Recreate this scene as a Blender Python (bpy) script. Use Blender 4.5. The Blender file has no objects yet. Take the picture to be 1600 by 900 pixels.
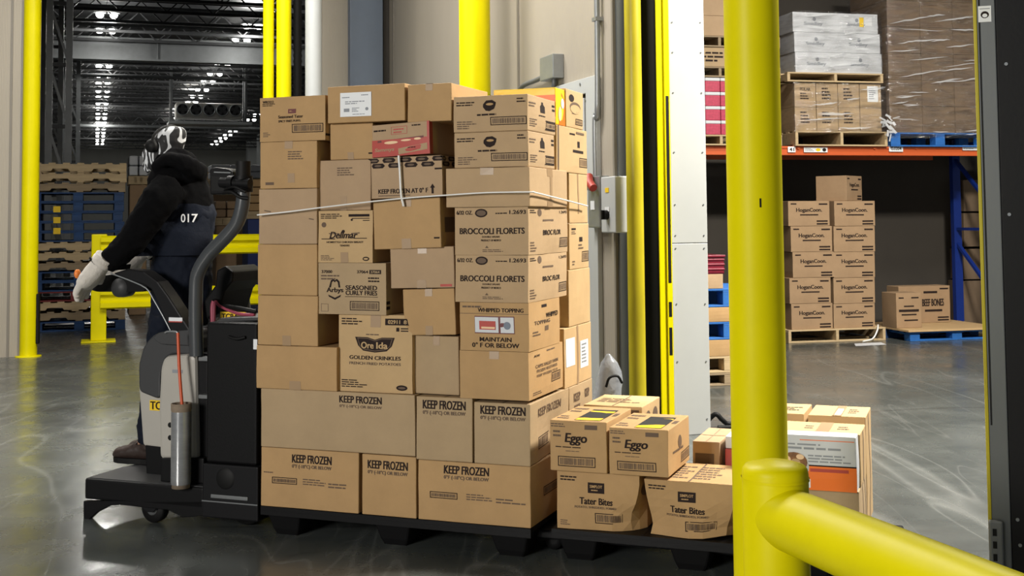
import bpy, bmesh, math, random
from mathutils import Vector, Matrix, noise
R=math.radians
S=bpy.context.scene
COL=S.collection
# ------------------------------------------------------------------ camera
F=1900.0; PITCH=R(3.16); ROLL=R(-.5); EYE=Vector((0,0,1.6)); PPY=237   # the photo is a crop: its optical centre lies above the middle
cam=bpy.data.cameras.new('camera'); camo=bpy.data.objects.new('camera',cam); COL.objects.link(camo)
cam.sensor_width=36; cam.shift_y=-(450-PPY)/1600; cam.lens=36*F/1600; cam.clip_end=400; cam.clip_start=.05
CM=Matrix.Rotation(math.pi/2+PITCH,3,'X')@Matrix.Rotation(ROLL,3,'Z')
camo.matrix_world=Matrix.Translation(EYE)@CM.to_4x4()
S.camera=camo
# ------------------------------------------------------------------ view and world
S.view_settings.view_transform='Standard'; S.view_settings.look='None'
S.view_settings.gamma=1; S.view_settings.exposure=0.0
S.view_settings.use_curve_mapping=False
W=bpy.data.worlds.new('world'); S.world=W; W.use_nodes=True
W.node_tree.nodes['Background'].inputs[0].default_value=(.9,.95,1,1)
W.node_tree.nodes['Background'].inputs[1].default_value=.20
def area(name,loc,size,power,col=(1,.96,.88),target=None,sy=None):
    l=bpy.data.lights.new(name,'AREA'); l.energy=power; l.color=col
    l.shape='RECTANGLE'; l.size=size; l.size_y=sy or size
    o=bpy.data.objects.new(name,l); COL.objects.link(o); o.location=loc
    if target:
        o.rotation_euler=(Vector(target)-Vector(loc)).to_track_quat('-Z','Y').to_euler()
    return o
# one front fill, then high bay lamps under the dock ceiling
area('front_fill_light',(-6.3,-3.8,3.4),2.4,850,(1,.96,.9),(-.5,6,1.2))  # unseen area light added behind the camera to brighten the box fronts
area('high_bay_lamp',(5.2,7.4,6.4),1.2,1900,(1,.94,.83))
area('high_bay_lamp',(3.6,11.0,6.9),1.2,330,(1,.95,.88))
area('high_bay_lamp',(-6.0,9.0,6.6),1.4,200,(1,.96,.9))
area('high_bay_lamp',(-3.4,11.0,6.6),1.4,300,(1,.96,.9))
area('high_bay_lamp',(-1.4,9.0,6.6),1.2,330,(1,.96,.9))

# ------------------------------------------------------------------ pixel helpers
def ray(px,py):
    return CM@Vector(((px-800)/F,(PPY-py)/F,-1))
class Frame:
    """a ground frame: u to the right, v away, z up; a is its turn clockwise from above"""
    def __init__(s,o,a):
        s.o=Vector((o[0],o[1],0)); s.a=a; c,n=math.cos(a),math.sin(a)
        s.u=Vector((c,-n,0)); s.v=Vector((n,c,0))
    def w(s,u,v,z=0): return s.o+s.u*u+s.v*v+Vector((0,0,z))
    def px(s,px,py,v=0):
        d=ray(px,py); p=s.w(0,v)-EYE; t=p.dot(s.v)/d.dot(s.v); q=EYE+d*t-s.o
        return q.dot(s.u),q.z
    def side(s,px,py,u):
        d=ray(px,py); p=s.w(u,0)-EYE; t=p.dot(s.u)/d.dot(s.u); q=EYE+d*t-s.o
        return q.dot(s.v),q.z
    def atz(s,px,py,z=0):
        d=ray(px,py); t=(z-EYE.z)/d.z; q=EYE+d*t-s.o
        return q.dot(s.u),q.dot(s.v)
    def P(s,px,py,v=0):
        u,z=s.px(px,py,v); return Vector((u,v,z))
def floorpt(px,py,z=0):
    d=ray(px,py); t=(z-EYE.z)/d.z; return EYE+d*t
def proj(p):
    q=CM.transposed()@(Vector(p)-EYE); return 800+F*q.x/-q.z,PPY-F*q.y/-q.z
# ------------------------------------------------------------------ materials
def mat(name,col,rough=.6,metal=0,var=0,vscale=4,bump=0,bscale=60,spec=.5,emit=None,es=0,col2=None,alpha=1,stretch=None):
    m=bpy.data.materials.new(name); m.use_nodes=True; nt=m.node_tree; b=nt.nodes['Principled BSDF']
    c=(*col,1); b.inputs['Base Color'].default_value=c; b.inputs['Roughness'].default_value=rough
    b.inputs['Metallic'].default_value=metal; b.inputs['Specular IOR Level'].default_value=spec
    if emit: b.inputs['Emission Color'].default_value=(*emit,1); b.inputs['Emission Strength'].default_value=es
    if alpha<1: b.inputs['Alpha'].default_value=alpha
    tc=None
    if var or bump:
        tc=nt.nodes.new('ShaderNodeTexCoord'); src=tc.outputs['Object']
        if stretch:
            mp=nt.nodes.new('ShaderNodeMapping'); mp.inputs['Scale'].default_value=stretch
            nt.links.new(src,mp.inputs[0]); src=mp.outputs[0]
    if var:
        n=nt.nodes.new('ShaderNodeTexNoise'); n.inputs['Scale'].default_value=vscale; n.inputs['Detail'].default_value=6
        n.inputs['Roughness'].default_value=.65
        nt.links.new(src,n.inputs['Vector'])
        r=nt.nodes.new('ShaderNodeValToRGB'); r.color_ramp.elements[0].position=.3; r.color_ramp.elements[1].position=.7
        c2=col2 or tuple(x*(1-var) for x in col)
        r.color_ramp.elements[0].color=(*c2,1); r.color_ramp.elements[1].color=c
        nt.links.new(n.outputs[0],r.inputs[0]); nt.links.new(r.outputs[0],b.inputs['Base Color'])
    if bump:
        n=nt.nodes.new('ShaderNodeTexNoise'); n.inputs['Scale'].default_value=bscale; n.inputs['Detail'].default_value=3
        nt.links.new(src,n.inputs['Vector'])
        bp=nt.nodes.new('ShaderNodeBump'); bp.inputs['Strength'].default_value=bump; bp.inputs['Distance'].default_value=.01
        nt.links.new(n.outputs[0],bp.inputs['Height']); nt.links.new(bp.outputs[0],b.inputs['Normal'])
    return m
M={}
M['kraft']=mat('kraft_cardboard',(.475,.30,.14),.75,var=.14,vscale=5,bump=.05,bscale=90,spec=.25)
M['kraft_tan']=mat('tan_cardboard',(.475,.33,.19),.75,var=.12,vscale=5,bump=.05,bscale=90,spec=.25)
M['kraft_pink']=mat('pinkish_cardboard',(.44,.305,.185),.75,var=.12,vscale=5,bump=.05,bscale=90,spec=.25)
M['kraft_pale']=mat('pale_cardboard',(.43,.31,.18),.75,var=.12,vscale=5,bump=.05,bscale=90,spec=.25)
M['kraft_warm']=mat('warm_cardboard',(.54,.37,.19),.75,var=.12,vscale=5,bump=.05,bscale=90,spec=.25)
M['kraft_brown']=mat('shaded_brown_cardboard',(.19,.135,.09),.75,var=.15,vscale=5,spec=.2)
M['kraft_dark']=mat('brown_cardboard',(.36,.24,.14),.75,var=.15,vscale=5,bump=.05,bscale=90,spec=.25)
M['ink']=mat('dark_ink',(.022,.013,.011),.75,spec=.2)
M['ink_soft']=mat('faded_ink',(.12,.075,.045),.7)
M['tape']=mat('packing_tape',(.36,.24,.135),.35,spec=.5)
M['label']=mat('white_label',(.78,.8,.82),.5)
M['grey_ink']=mat('grey_ink',(.25,.27,.3),.6)
M['red']=mat('red_print',(.42,.045,.03),.5)
M['deep_red']=mat('deep_red_print',(.12,.012,.01),.5)
M['cream']=mat('cream_print',(.8,.55,.32),.5)
M['yellow_print']=mat('yellow_print',(.9,.6,.02),.4)
M['orange_print']=mat('orange_print',(.85,.17,.015),.45)
M['white']=mat('white_paint',(.48,.50,.50),.45,var=.06,vscale=3)
M['white_card']=mat('white_card',(.6,.62,.65),.5,var=.05)
M['yellow']=mat('yellow_paint',(.76,.67,.0),.42,spec=.15,var=.09,vscale=3,bump=.04,bscale=14)
M['yellow_old']=mat('scuffed_yellow_paint',(.5,.42,.01),.4,var=.3,vscale=6,bump=.05,bscale=20,stretch=(1,1,.25))
M['black']=mat('black_plastic',(.006,.006,.0065),.5,bump=.05,bscale=120,spec=.16)
M['black_metal']=mat('black_painted_steel',(.008,.008,.009),.45,bump=.03,bscale=60,spec=.2)
M['rubber']=mat('black_rubber',(.005,.005,.005),.6,spec=.25)
M['tube']=mat('dark_grey_coated_tube',(.055,.06,.065),.28,bump=.02,bscale=120)
M['steel']=mat('grey_steel',(.28,.30,.32),.35,metal=.7)
M['alu']=mat('brushed_aluminium',(.16,.17,.17),.38,metal=.55,var=.1,vscale=8,stretch=(1,1,.1))
M['galv']=mat('galvanised_steel',(.36,.38,.39),.4,metal=.6,var=.15,vscale=10)
M['putty']=mat('putty_grey_plastic',(.44,.42,.375),.42,var=.07,vscale=3)
M['pad']=mat('dark_grey_rubber_pad',(.035,.036,.038),.55)
M['film']=mat('rolled_stretch_film',(.42,.43,.44),.22,metal=.55,var=.3,vscale=7,stretch=(1,1,2.5))
M['core']=mat('cardboard_core',(.22,.17,.12),.8)
M['red_stick']=mat('orange_red_plastic',(.6,.09,.025),.4)
M['wood']=mat('pine_wood',(.56,.42,.24),.75,var=.3,vscale=5,stretch=(.3,3,3))
M['wood_old']=mat('weathered_wood',(.36,.27,.165),.8,var=.4,vscale=5,stretch=(.3,3,3))
M['blue_wood']=mat('blue_painted_wood',(.012,.06,.19),.6,var=.5,vscale=5)
M['blue_bright']=mat('bright_blue_painted_wood',(.02,.15,.5),.6,var=.3,vscale=9)
M['red_wood']=mat('red_painted_wood',(.2,.02,.02),.6,var=.4,vscale=5)
M['orange_steel']=mat('orange_painted_steel',(.62,.115,.03),.4,var=.1)
M['blue_steel']=mat('blue_painted_steel',(.008,.03,.22),.4,var=.15)
M['dark_steel']=mat('dark_grey_steel',(.05,.052,.055),.5,metal=.3,var=.3)
M['mid_steel']=mat('mid_grey_steel',(.2,.21,.215),.45,metal=.4,var=.2)
M['hoodie']=mat('black_fleece',(.004,.004,.0045),.95,bump=.2,bscale=50,spec=.06)
M['navy']=mat('navy_quilted_nylon',(.005,.008,.017),.8,bump=.9,bscale=14,spec=.2)
M['knit']=mat('pale_knit',(.70,.66,.60),.95,var=.15,vscale=20,bump=.3,bscale=110,spec=.1)
M['leather']=mat('dark_brown_leather',(.035,.022,.018),.45,bump=.1,bscale=60)
M['skin']=mat('skin',(.35,.2,.13),.5)
M['hose_pink']=mat('pink_hose',(.35,.07,.11),.4)
M['deep_blue']=mat('deep_blue_plastic',(.01,.03,.16),.5)
M['wall_far']=mat('far_wall_panel',(.5,.5,.46),.7,var=.15,vscale=1)
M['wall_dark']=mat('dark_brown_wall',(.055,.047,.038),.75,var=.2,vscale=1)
M['maroon']=mat('maroon_plastic',(.22,.01,.03),.4,var=.3,vscale=12)
M['pink_print']=mat('pink_print',(.55,.05,.11),.5,var=.4,vscale=30)
M['window_dark']=mat('dark_opening',(.01,.01,.01),.9)
M['amber']=mat('amber_lens',(.9,.25,.05),.3)
M['brown_food']=mat('brown_food_print',(.3,.12,.03),.6,var=.7,vscale=40)
# lamp lens
M['lamp']=mat('lit_lamp',(1,1,1),.5,emit=(1,.98,.92),es=14)
# insulated wall panels: taupe steel with fine vertical ribs
def ribbed(name,col,axis,scale=55,st=.35):
    m=mat(name,col,.5,var=.10,vscale=1.2,spec=.35,stretch=(1,1,.35)); nt=m.node_tree; b=nt.nodes['Principled BSDF']
    tc=nt.nodes.new('ShaderNodeTexCoord'); w=nt.nodes.new('ShaderNodeTexWave'); w.bands_direction=axis
    w.inputs['Scale'].default_value=scale/6.283*2; nt.links.new(tc.outputs['Object'],w.inputs['Vector'])
    bp=nt.nodes.new('ShaderNodeBump'); bp.inputs['Strength'].default_value=st; bp.inputs['Distance'].default_value=.004
    nt.links.new(w.outputs[0],bp.inputs['Height']); nt.links.new(bp.outputs[0],b.inputs['Normal'])
    return m
M['panel_trim']=mat('taupe_joint_trim',(.2,.18,.15),.5)
M['panel']=ribbed('taupe_wall_panel',(.38,.34,.275),'X')
M['bluegrey']=mat('blue_grey_paint',(.145,.18,.235),.5,var=.08)
# polished concrete
def concrete():
    m=bpy.data.materials.new('polished_concrete'); m.use_nodes=True; nt=m.node_tree; L=nt.links
    b=nt.nodes['Principled BSDF']; tc=nt.nodes.new('ShaderNodeTexCoord')
    def nz(sc,det,dist=0,st=(1,1,1),rot=0):
        mp=nt.nodes.new('ShaderNodeMapping'); mp.inputs['Scale'].default_value=st; mp.inputs['Rotation'].default_value=(0,0,rot)
        L.new(tc.outputs['Object'],mp.inputs[0])
        n=nt.nodes.new('ShaderNodeTexNoise'); n.inputs['Scale'].default_value=sc; n.inputs['Detail'].default_value=det
        n.inputs['Roughness'].default_value=.65; n.inputs['Distortion'].default_value=dist; L.new(mp.outputs[0],n.inputs['Vector']); return n
    def ramp(n,stops):
        r=nt.nodes.new('ShaderNodeValToRGB'); e=r.color_ramp.elements
        while len(e)>1: e.remove(e[-1])
        e[0].position=stops[0][0]; e[0].color=stops[0][1]
        for p,c in stops[1:]:
            k=e.new(p); k.color=c
        L.new(n.outputs[0],r.inputs[0]); return r
    base=ramp(nz(.9,8,.6),[(.25,(.044,.051,.05,1)),(.5,(.068,.076,.073,1)),(.75,(.104,.113,.108,1))])
    # arcing tyre scuffs and scratches: thin lines where a distorted noise crosses its middle
    col=base.outputs[0]
    for sc,dist,st,rot,wd,amt,c in ((.5,.9,(1,.2,1),.5,.006,.22,(.3,.31,.3,1)),(.8,.6,(1,.15,1),-.8,.005,.2,(.3,.31,.3,1)),(.4,1.0,(.2,1,1),.2,.005,.5,(.025,.025,.025,1)),(2.0,.4,(1,.12,1),1.2,.006,.14,(.3,.3,.29,1))):
        r=ramp(nz(sc,2,dist,st,rot),[(0,(0,0,0,1)),(.5-wd,(0,0,0,1)),(.5,(1,1,1,1)),(.5+wd,(0,0,0,1)),(1,(0,0,0,1))])
        mul=nt.nodes.new('ShaderNodeMath'); mul.operation='MULTIPLY'; mul.inputs[1].default_value=amt; L.new(r.outputs[0],mul.inputs[0])
        mx=nt.nodes.new('ShaderNodeMix'); mx.data_type='RGBA'; L.new(mul.outputs[0],mx.inputs[0]); L.new(col,mx.inputs[6]); mx.inputs[7].default_value=c
        col=mx.outputs[2]
    L.new(col,b.inputs['Base Color'])
    rr=ramp(nz(2.2,5,.4),[(.3,(.16,)*3+(1,)),(.7,(.34,)*3+(1,))]); L.new(rr.outputs[0],b.inputs['Roughness'])
    bp=nt.nodes.new('ShaderNodeBump'); bp.inputs['Strength'].default_value=.06; bp.inputs['Distance'].default_value=.01
    L.new(nz(7,4).outputs[0],bp.inputs['Height']); L.new(bp.outputs[0],b.inputs['Normal'])
    b.inputs['Specular IOR Level'].default_value=.6
    return m
M['concrete']=concrete()
def zebra():
    m=mat('black_and_white_swirl_fabric',(.5,.5,.5),.7); nt=m.node_tree; b=nt.nodes['Principled BSDF']
    tc=nt.nodes.new('ShaderNodeTexCoord'); mp=nt.nodes.new('ShaderNodeMapping'); mp.inputs['Scale'].default_value=(1.5,1,.8); mp.inputs['Rotation'].default_value=(.2,.5,.3)
    w=nt.nodes.new('ShaderNodeTexWave'); w.inputs['Scale'].default_value=5.5; w.inputs['Distortion'].default_value=16; w.inputs['Detail'].default_value=1.5; w.inputs['Detail Scale'].default_value=1.6
    nt.links.new(tc.outputs['Object'],mp.inputs[0]); nt.links.new(mp.outputs[0],w.inputs['Vector'])
    r=nt.nodes.new('ShaderNodeValToRGB'); e=r.color_ramp.elements
    e[0].position=.45; e[0].color=(.012,.012,.013,1); e[1].position=.62; e[1].color=(.7,.72,.74,1); k=e.new(.52); k.color=(.12,.125,.13,1)
    nt.links.new(w.outputs[0],r.inputs[0]); nt.links.new(r.outputs[0],b.inputs['Base Color']); return m
M['zebra']=zebra()
def wrapfilm(name='clear_stretch_film',a=.82,seed=0):
    m=bpy.data.materials.new(name); m.use_nodes=True; nt=m.node_tree; L=nt.links
    for n in list(nt.nodes): nt.nodes.remove(n)
    out=nt.nodes.new('ShaderNodeOutputMaterial'); tr=nt.nodes.new('ShaderNodeBsdfTransparent'); g=nt.nodes.new('ShaderNodeBsdfGlossy')
    g.inputs['Roughness'].default_value=.16; g.inputs[0].default_value=(.95,.95,1,1)
    tc=nt.nodes.new('ShaderNodeTexCoord'); mp=nt.nodes.new('ShaderNodeMapping'); mp.inputs['Scale'].default_value=(1,1,6); mp.inputs['Rotation'].default_value=(0,.15,0)
    L.new(tc.outputs['Object'],mp.inputs[0])
    n=nt.nodes.new('ShaderNodeTexNoise'); n.inputs['Scale'].default_value=3; n.inputs['Detail'].default_value=5; n.inputs['Distortion'].default_value=.6; L.new(mp.outputs[0],n.inputs['Vector'])
    bp=nt.nodes.new('ShaderNodeBump'); bp.inputs['Strength'].default_value=1; bp.inputs['Distance'].default_value=.12; L.new(n.outputs[0],bp.inputs['Height']); L.new(bp.outputs[0],g.inputs['Normal'])
    r=nt.nodes.new('ShaderNodeValToRGB'); e=r.color_ramp.elements; e[0].position=.35; e[0].color=(.03,)*3+(1,); e[1].position=.75; e[1].color=(.42,)*3+(1,)
    L.new(n.outputs[0],r.inputs[0])
    mx=nt.nodes.new('ShaderNodeMixShader'); L.new(r.outputs[0],mx.inputs[0]); L.new(tr.outputs[0],mx.inputs[1]); L.new(g.outputs[0],mx.inputs[2]); L.new(mx.outputs[0],out.inputs[0])
    return m
M['wrap']=wrapfilm()
M['fold']=mat('bunched_clear_film',(.75,.77,.8),.2,spec=.8,alpha=.5)
M['strap']=mat('white_plastic_strap',(.8,.8,.78),.35)
M['bag']=mat('cloudy_plastic_bag',(.42,.45,.5),.25,spec=.7,alpha=.5,bump=1,bscale=18)
# ------------------------------------------------------------------ mesh helpers
class MB:
    def __init__(s): s.v=[]; s.f=[]; s.m=[]; s.s=[]
    def add(s,vs,fs,mi=0,sm=False):
        b=len(s.v); s.v+= [Vector(v) for v in vs]
        for f in fs: s.f.append([b+i for i in f]); s.m.append(mi); s.s.append(sm)
    def box(s,x0,x1,y0,y1,z0,z1,mi=0):
        v=[(x,y,z) for z in (z0,z1) for y in (y0,y1) for x in (x0,x1)]
        s.add(v,[(0,2,3,1),(4,5,7,6),(0,1,5,4),(2,6,7,3),(0,4,6,2),(1,3,7,5)],mi)
        return s
    def obox(s,c,size,rot=None,mi=0):
        rot=rot or Matrix.Identity(3); h=Vector(size)/2; c=Vector(c)
        v=[c+rot@Vector((x*h.x,y*h.y,z*h.z)) for z in (-1,1) for y in (-1,1) for x in (-1,1)]
        s.add(v,[(0,2,3,1),(4,5,7,6),(0,1,5,4),(2,6,7,3),(0,4,6,2),(1,3,7,5)],mi); return s
    def bar(s,p0,p1,w,t,mi=0,up=(0,0,1)):
        p0,p1=Vector(p0),Vector(p1); d=(p1-p0); L=d.length; d.normalize(); up=Vector(up)
        if abs(d.dot(up))>.99: up=Vector((0,1,0))
        x=d.cross(up).normalized(); y=x.cross(d).normalized()
        rot=Matrix((x,d,y)).transposed(); s.obox((p0+p1)/2,(w,L,t),rot,mi); return s
    def ring(s,c,d,r,n,r2=None,up=None):
        d=Vector(d).normalized(); a=Vector(up) if up else (Vector((0,0,1)) if abs(d.z)<.9 else Vector((1,0,0)))
        x=d.cross(a).normalized(); y=d.cross(x).normalized(); r2=r2 or r
        return [Vector(c)+x*(r*math.cos(2*math.pi*i/n))+y*(r2*math.sin(2*math.pi*i/n)) for i in range(n)]
    def loft(s,rings,mi=0,sm=True,caps=True):
        n=len(rings[0]); vs=[p for r in rings for p in r]; fs=[]
        for k in range(len(rings)-1):
            for i in range(n):
                j=(i+1)%n; fs.append((k*n+i,k*n+j,(k+1)*n+j,(k+1)*n+i))
        s.add(vs,fs,mi,sm)
        if caps:
            s.add(rings[0],[tuple(range(n))],mi,False); s.add(rings[-1],[tuple(range(n))],mi,False)
        return s
    def cyl(s,p0,p1,r,r2=None,n=20,mi=0,caps=True):
        d=Vector(p1)-Vector(p0); return s.loft([s.ring(p0,d,r,n),s.ring(p1,d,r2 if r2 is not None else r,n)],mi,True,caps)
    def tube(s,pts,r,n=12,mi=0,sub=6,caps=True):
        P=smooth(pts,sub) if sub>1 else [Vector(p) for p in pts]
        rr=r if isinstance(r,(list,tuple)) else None
        rings=[]; up=None
        for i,p in enumerate(P):
            d=(P[min(i+1,len(P)-1)]-P[max(i-1,0)]).normalized()
            if up is None:
                up=Vector((0,0,1)) if abs(d.z)<.9 else Vector((1,0,0))
            x=d.cross(up).normalized(); up=x.cross(d).normalized()
            if rr:
                t=i/(len(P)-1)*(len(rr)-1); k=min(int(t),len(rr)-2); q=rr[k]+(rr[k+1]-rr[k])*(t-k)
            else: q=r
            rings.append([p+x*(q*math.cos(2*math.pi*a/n))+up*(q*math.sin(2*math.pi*a/n)) for a in range(n)])
        return s.loft(rings,mi,True,caps)
    def prism(s,outline,axis,a,b,mi=0):
        n=len(outline)
        def mk(p,q):
            return (q,p[0],p[1]) if axis=='x' else ((p[0],q,p[1]) if axis=='y' else (p[0],p[1],q))
        vs=[mk(p,a) for p in outline]+[mk(p,b) for p in outline]
        fs=[tuple(range(n)),tuple(range(n,2*n))]+[(i,(i+1)%n,n+(i+1)%n,n+i) for i in range(n)]
        s.add(vs,fs,mi); return s
    def lathe(s,prof,c=(0,0,0),n=24,mi=0,axis='z',caps=True):
        rings=[]
        for r,h in prof:
            ring=[]
            for i in range(n):
                a=2*math.pi*i/n; x,y=r*math.cos(a),r*math.sin(a)
                ring.append(Vector(c)+(Vector((x,y,h)) if axis=='z' else (Vector((x,h,y)) if axis=='y' else Vector((h,x,y)))))
            rings.append(ring)
        return s.loft(rings,mi,True,caps)
    def sph(s,c,r,n=12,mi=0,sc=(1,1,1)):
        rings=[]
        for k in range(1,n):
            ph=math.pi*k/n; q=[]
            for i in range(2*n):
                a=math.pi*i/n; q.append(Vector(c)+Vector((r*sc[0]*math.sin(ph)*math.cos(a),r*sc[1]*math.sin(ph)*math.sin(a),r*sc[2]*math.cos(ph))))
            rings.append(q)
        return s.loft(rings,mi,True,True)
    def build(s,name,mats,parent=None,bevel=0,off=(0,0,0),seg=2,deform=None,solid_normals=True):
        me=bpy.data.meshes.new(name); off=Vector(off)
        vs=[v-off for v in s.v]
        if deform: vs=[deform(v) for v in vs]
        me.from_pydata([tuple(v) for v in vs],[],s.f)
        if not isinstance(mats,(list,tuple)): mats=[mats]
        for m in mats: me.materials.append(M[m] if isinstance(m,str) else m)
        for p,mi,sm in zip(me.polygons,s.m,s.s): p.material_index=mi; p.use_smooth=sm
        if solid_normals:
            bm=bmesh.new(); bm.from_mesh(me); bmesh.ops.remove_doubles(bm,verts=bm.verts,dist=1e-6) if False else None
            bmesh.ops.recalc_face_normals(bm,faces=bm.faces); bm.to_mesh(me); bm.free()
        o=bpy.data.objects.new(name,me); COL.objects.link(o)
        if parent: o.parent=parent
        if bevel:
            b=o.modifiers.new('bevel','BEVEL'); b.width=bevel; b.segments=seg; b.limit_method='ANGLE'; b.angle_limit=R(35)
        return o
def smooth(pts,sub):
    P=[Vector(p) for p in pts]; Q=[P[0]*2-P[1]]+P+[P[-1]*2-P[-2]]; out=[]
    for i in range(1,len(Q)-2):
        for k in range(sub):
            t=k/sub; a,b,c,d=Q[i-1],Q[i],Q[i+1],Q[i+2]
            out.append(.5*((2*b)+(c-a)*t+(2*a-5*b+4*c-d)*t*t+(3*b-a-3*c+d)*t**3))
    out.append(P[-1]); return out
def tag(o,label,cat,group=None,kind=None):
    o['label']=label; o['category']=cat
    if group: o['group']=group
    if kind: o['kind']=kind
    return o
def place(o,fr,u,v,z=0,yaw=0,pitch=0,roll=0):
    o.location=fr.w(u,v,z); o.rotation_euler=(pitch,roll,-fr.a+yaw); return o
def empty(name,fr,u,v,z=0,yaw=0):
    o=bpy.data.objects.new(name,None); COL.objects.link(o); o.empty_display_size=.1; place(o,fr,u,v,z,yaw); return o
def struct(o): o['kind']='structure'; return o
TXT={}
def textmesh(s,bold=.012):
    k=(s,bold)
    if k in TXT: return TXT[k]
    c=bpy.data.curves.new('lettering','FONT'); c.body=s; c.size=1; c.offset=bold; c.resolution_u=3; c.fill_mode='BOTH'; c.align_x='CENTER'
    o=bpy.data.objects.new('lettering',c); COL.objects.link(o)
    dg=bpy.context.evaluated_depsgraph_get(); me=bpy.data.meshes.new_from_object(o.evaluated_get(dg))
    vs=[v.co.copy() for v in me.vertices]; fs=[tuple(p.vertices) for p in me.polygons]
    x0,x1=min(v.x for v in vs),max(v.x for v in vs); y0,y1=min(v.y for v in vs),max(v.y for v in vs)
    vs=[((v.x-x0)/(x1-x0)-.5,(v.y-y0)/(y1-y0)-.5) for v in vs]
    TXT[k]=(vs,fs,(x1-x0)/(y1-y0)); bpy.data.objects.remove(o); bpy.data.curves.remove(c); bpy.data.meshes.remove(me)
    return TXT[k]
# face mapping for a w x d x h carton centred on x and y, standing on z=0; s,t run 0..1 left-right and bottom-top
def facemap(face,w,d,h,e=.0012):
    if face=='F': return lambda s,t,k=0: Vector((w*(s-.5),-d/2-e-k,h*t)),w,h
    if face=='R': return lambda s,t,k=0: Vector((w/2+e+k,d*(s-.5),h*t)),d,h
    if face=='L': return lambda s,t,k=0: Vector((-w/2-e-k,d*(.5-s),h*t)),d,h
    if face=='T': return lambda s,t,k=0: Vector((w*(s-.5),d*(t-.5),h+e+k)),w,d
def draw(mb,fm,items,mi0):
    """items on one face; mi0 maps ink names to slots"""
    f,W_,H_=fm
    def quad(x0,y0,x1,y1,mi,k=0):
        nx=max(1,int(abs(x1-x0)*6)); ny=max(1,int(abs(y1-y0)*6)); vs=[]; fs=[]
        for j in range(ny+1):
            for i in range(nx+1): vs.append(f(x0+(x1-x0)*i/nx,y0+(y1-y0)*j/ny,k))
        for j in range(ny):
            for i in range(nx):
                a=j*(nx+1)+i; fs.append((a,a+1,a+nx+2,a+nx+1))
        mb.add(vs,fs,mi)
    def poly(pts,mi,k=0): mb.add([f(x,y,k) for x,y in pts],[tuple(range(len(pts)))],mi)
    for it in items:
        k=it[0]; 
        if k=='t':
            _,s,cx,cy,w,h=it[:6]; ink=it[6] if len(it)>6 else 'ink'; sl=it[7] if len(it)>7 else 0; lay=it[8] if len(it)>8 else .0004
            vs,fs,_a=textmesh(s)
            for q,dq in ((-1,0),(1,.0002)): mb.add([f(cx+x*w+q*.028*h*H_/W_+y*sl*w*.2,cy+y*h,lay+dq) for x,y in vs],fs,mi0(ink))
        elif k=='r': quad(*it[1:5],mi0(it[5] if len(it)>5 else 'ink'),it[6] if len(it)>6 else 0)
        elif k=='o':
            x0,y0,x1,y1=it[1:5]; th=it[5]; tx=th/W_; ty=th/H_; mi=mi0(it[6] if len(it)>6 else 'ink')
            quad(x0,y0,x1,y0+ty,mi); quad(x0,y1-ty,x1,y1,mi); quad(x0,y0,x0+tx,y1,mi); quad(x1-tx,y0,x1,y1,mi)
        elif k=='b':
            x0,y0,x1,y1=it[1:5]; rnd=random.Random(int(x0*1000+y1*77)); th=.004
            draw(mb,fm,[('o',x0,y0,x1,y1,th)],mi0)
            gx=(x1-x0)*.06; gy=th*2/H_; x=x0+gx; mi=mi0(it[5] if len(it)>5 else 'ink_soft')
            while x<x1-gx:
                w=(x1-x0)*rnd.choice((.012,.02,.03)); quad(x,y0+gy,min(x+w,x1-gx),y1-gy,mi); x+=w+(x1-x0)*rnd.choice((.01,.014,.02))
        elif k=='l':
            x0,y0,x1,y1,n=it[1:6]; rnd=random.Random(int(x0*1000+y0*991)); mi=mi0(it[6] if len(it)>6 else 'ink_soft')
            for i in range(n):
                y=y1-(y1-y0)*(i+.5)/n; hh=(y1-y0)/n*.24; xe=x0+(x1-x0)*rnd.uniform(.55,1); x=x0
                while x<xe-.004:
                    ww=(x1-x0)*rnd.uniform(.12,.3); quad(x,y-hh,min(x+ww,xe),y+hh,mi); x+=ww+(x1-x0)*.03
        elif k=='e':
            cx,cy,rx,ry=it[1:5]; n=20; poly([(cx+rx*math.cos(2*math.pi*i/n),cy+ry*math.sin(2*math.pi*i/n)) for i in range(n)],mi0(it[5] if len(it)>5 else 'ink'),it[6] if len(it)>6 else 0)
        elif k=='p': poly(it[1],mi0(it[2] if len(it)>2 else 'ink'),it[3] if len(it)>3 else 0)
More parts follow.
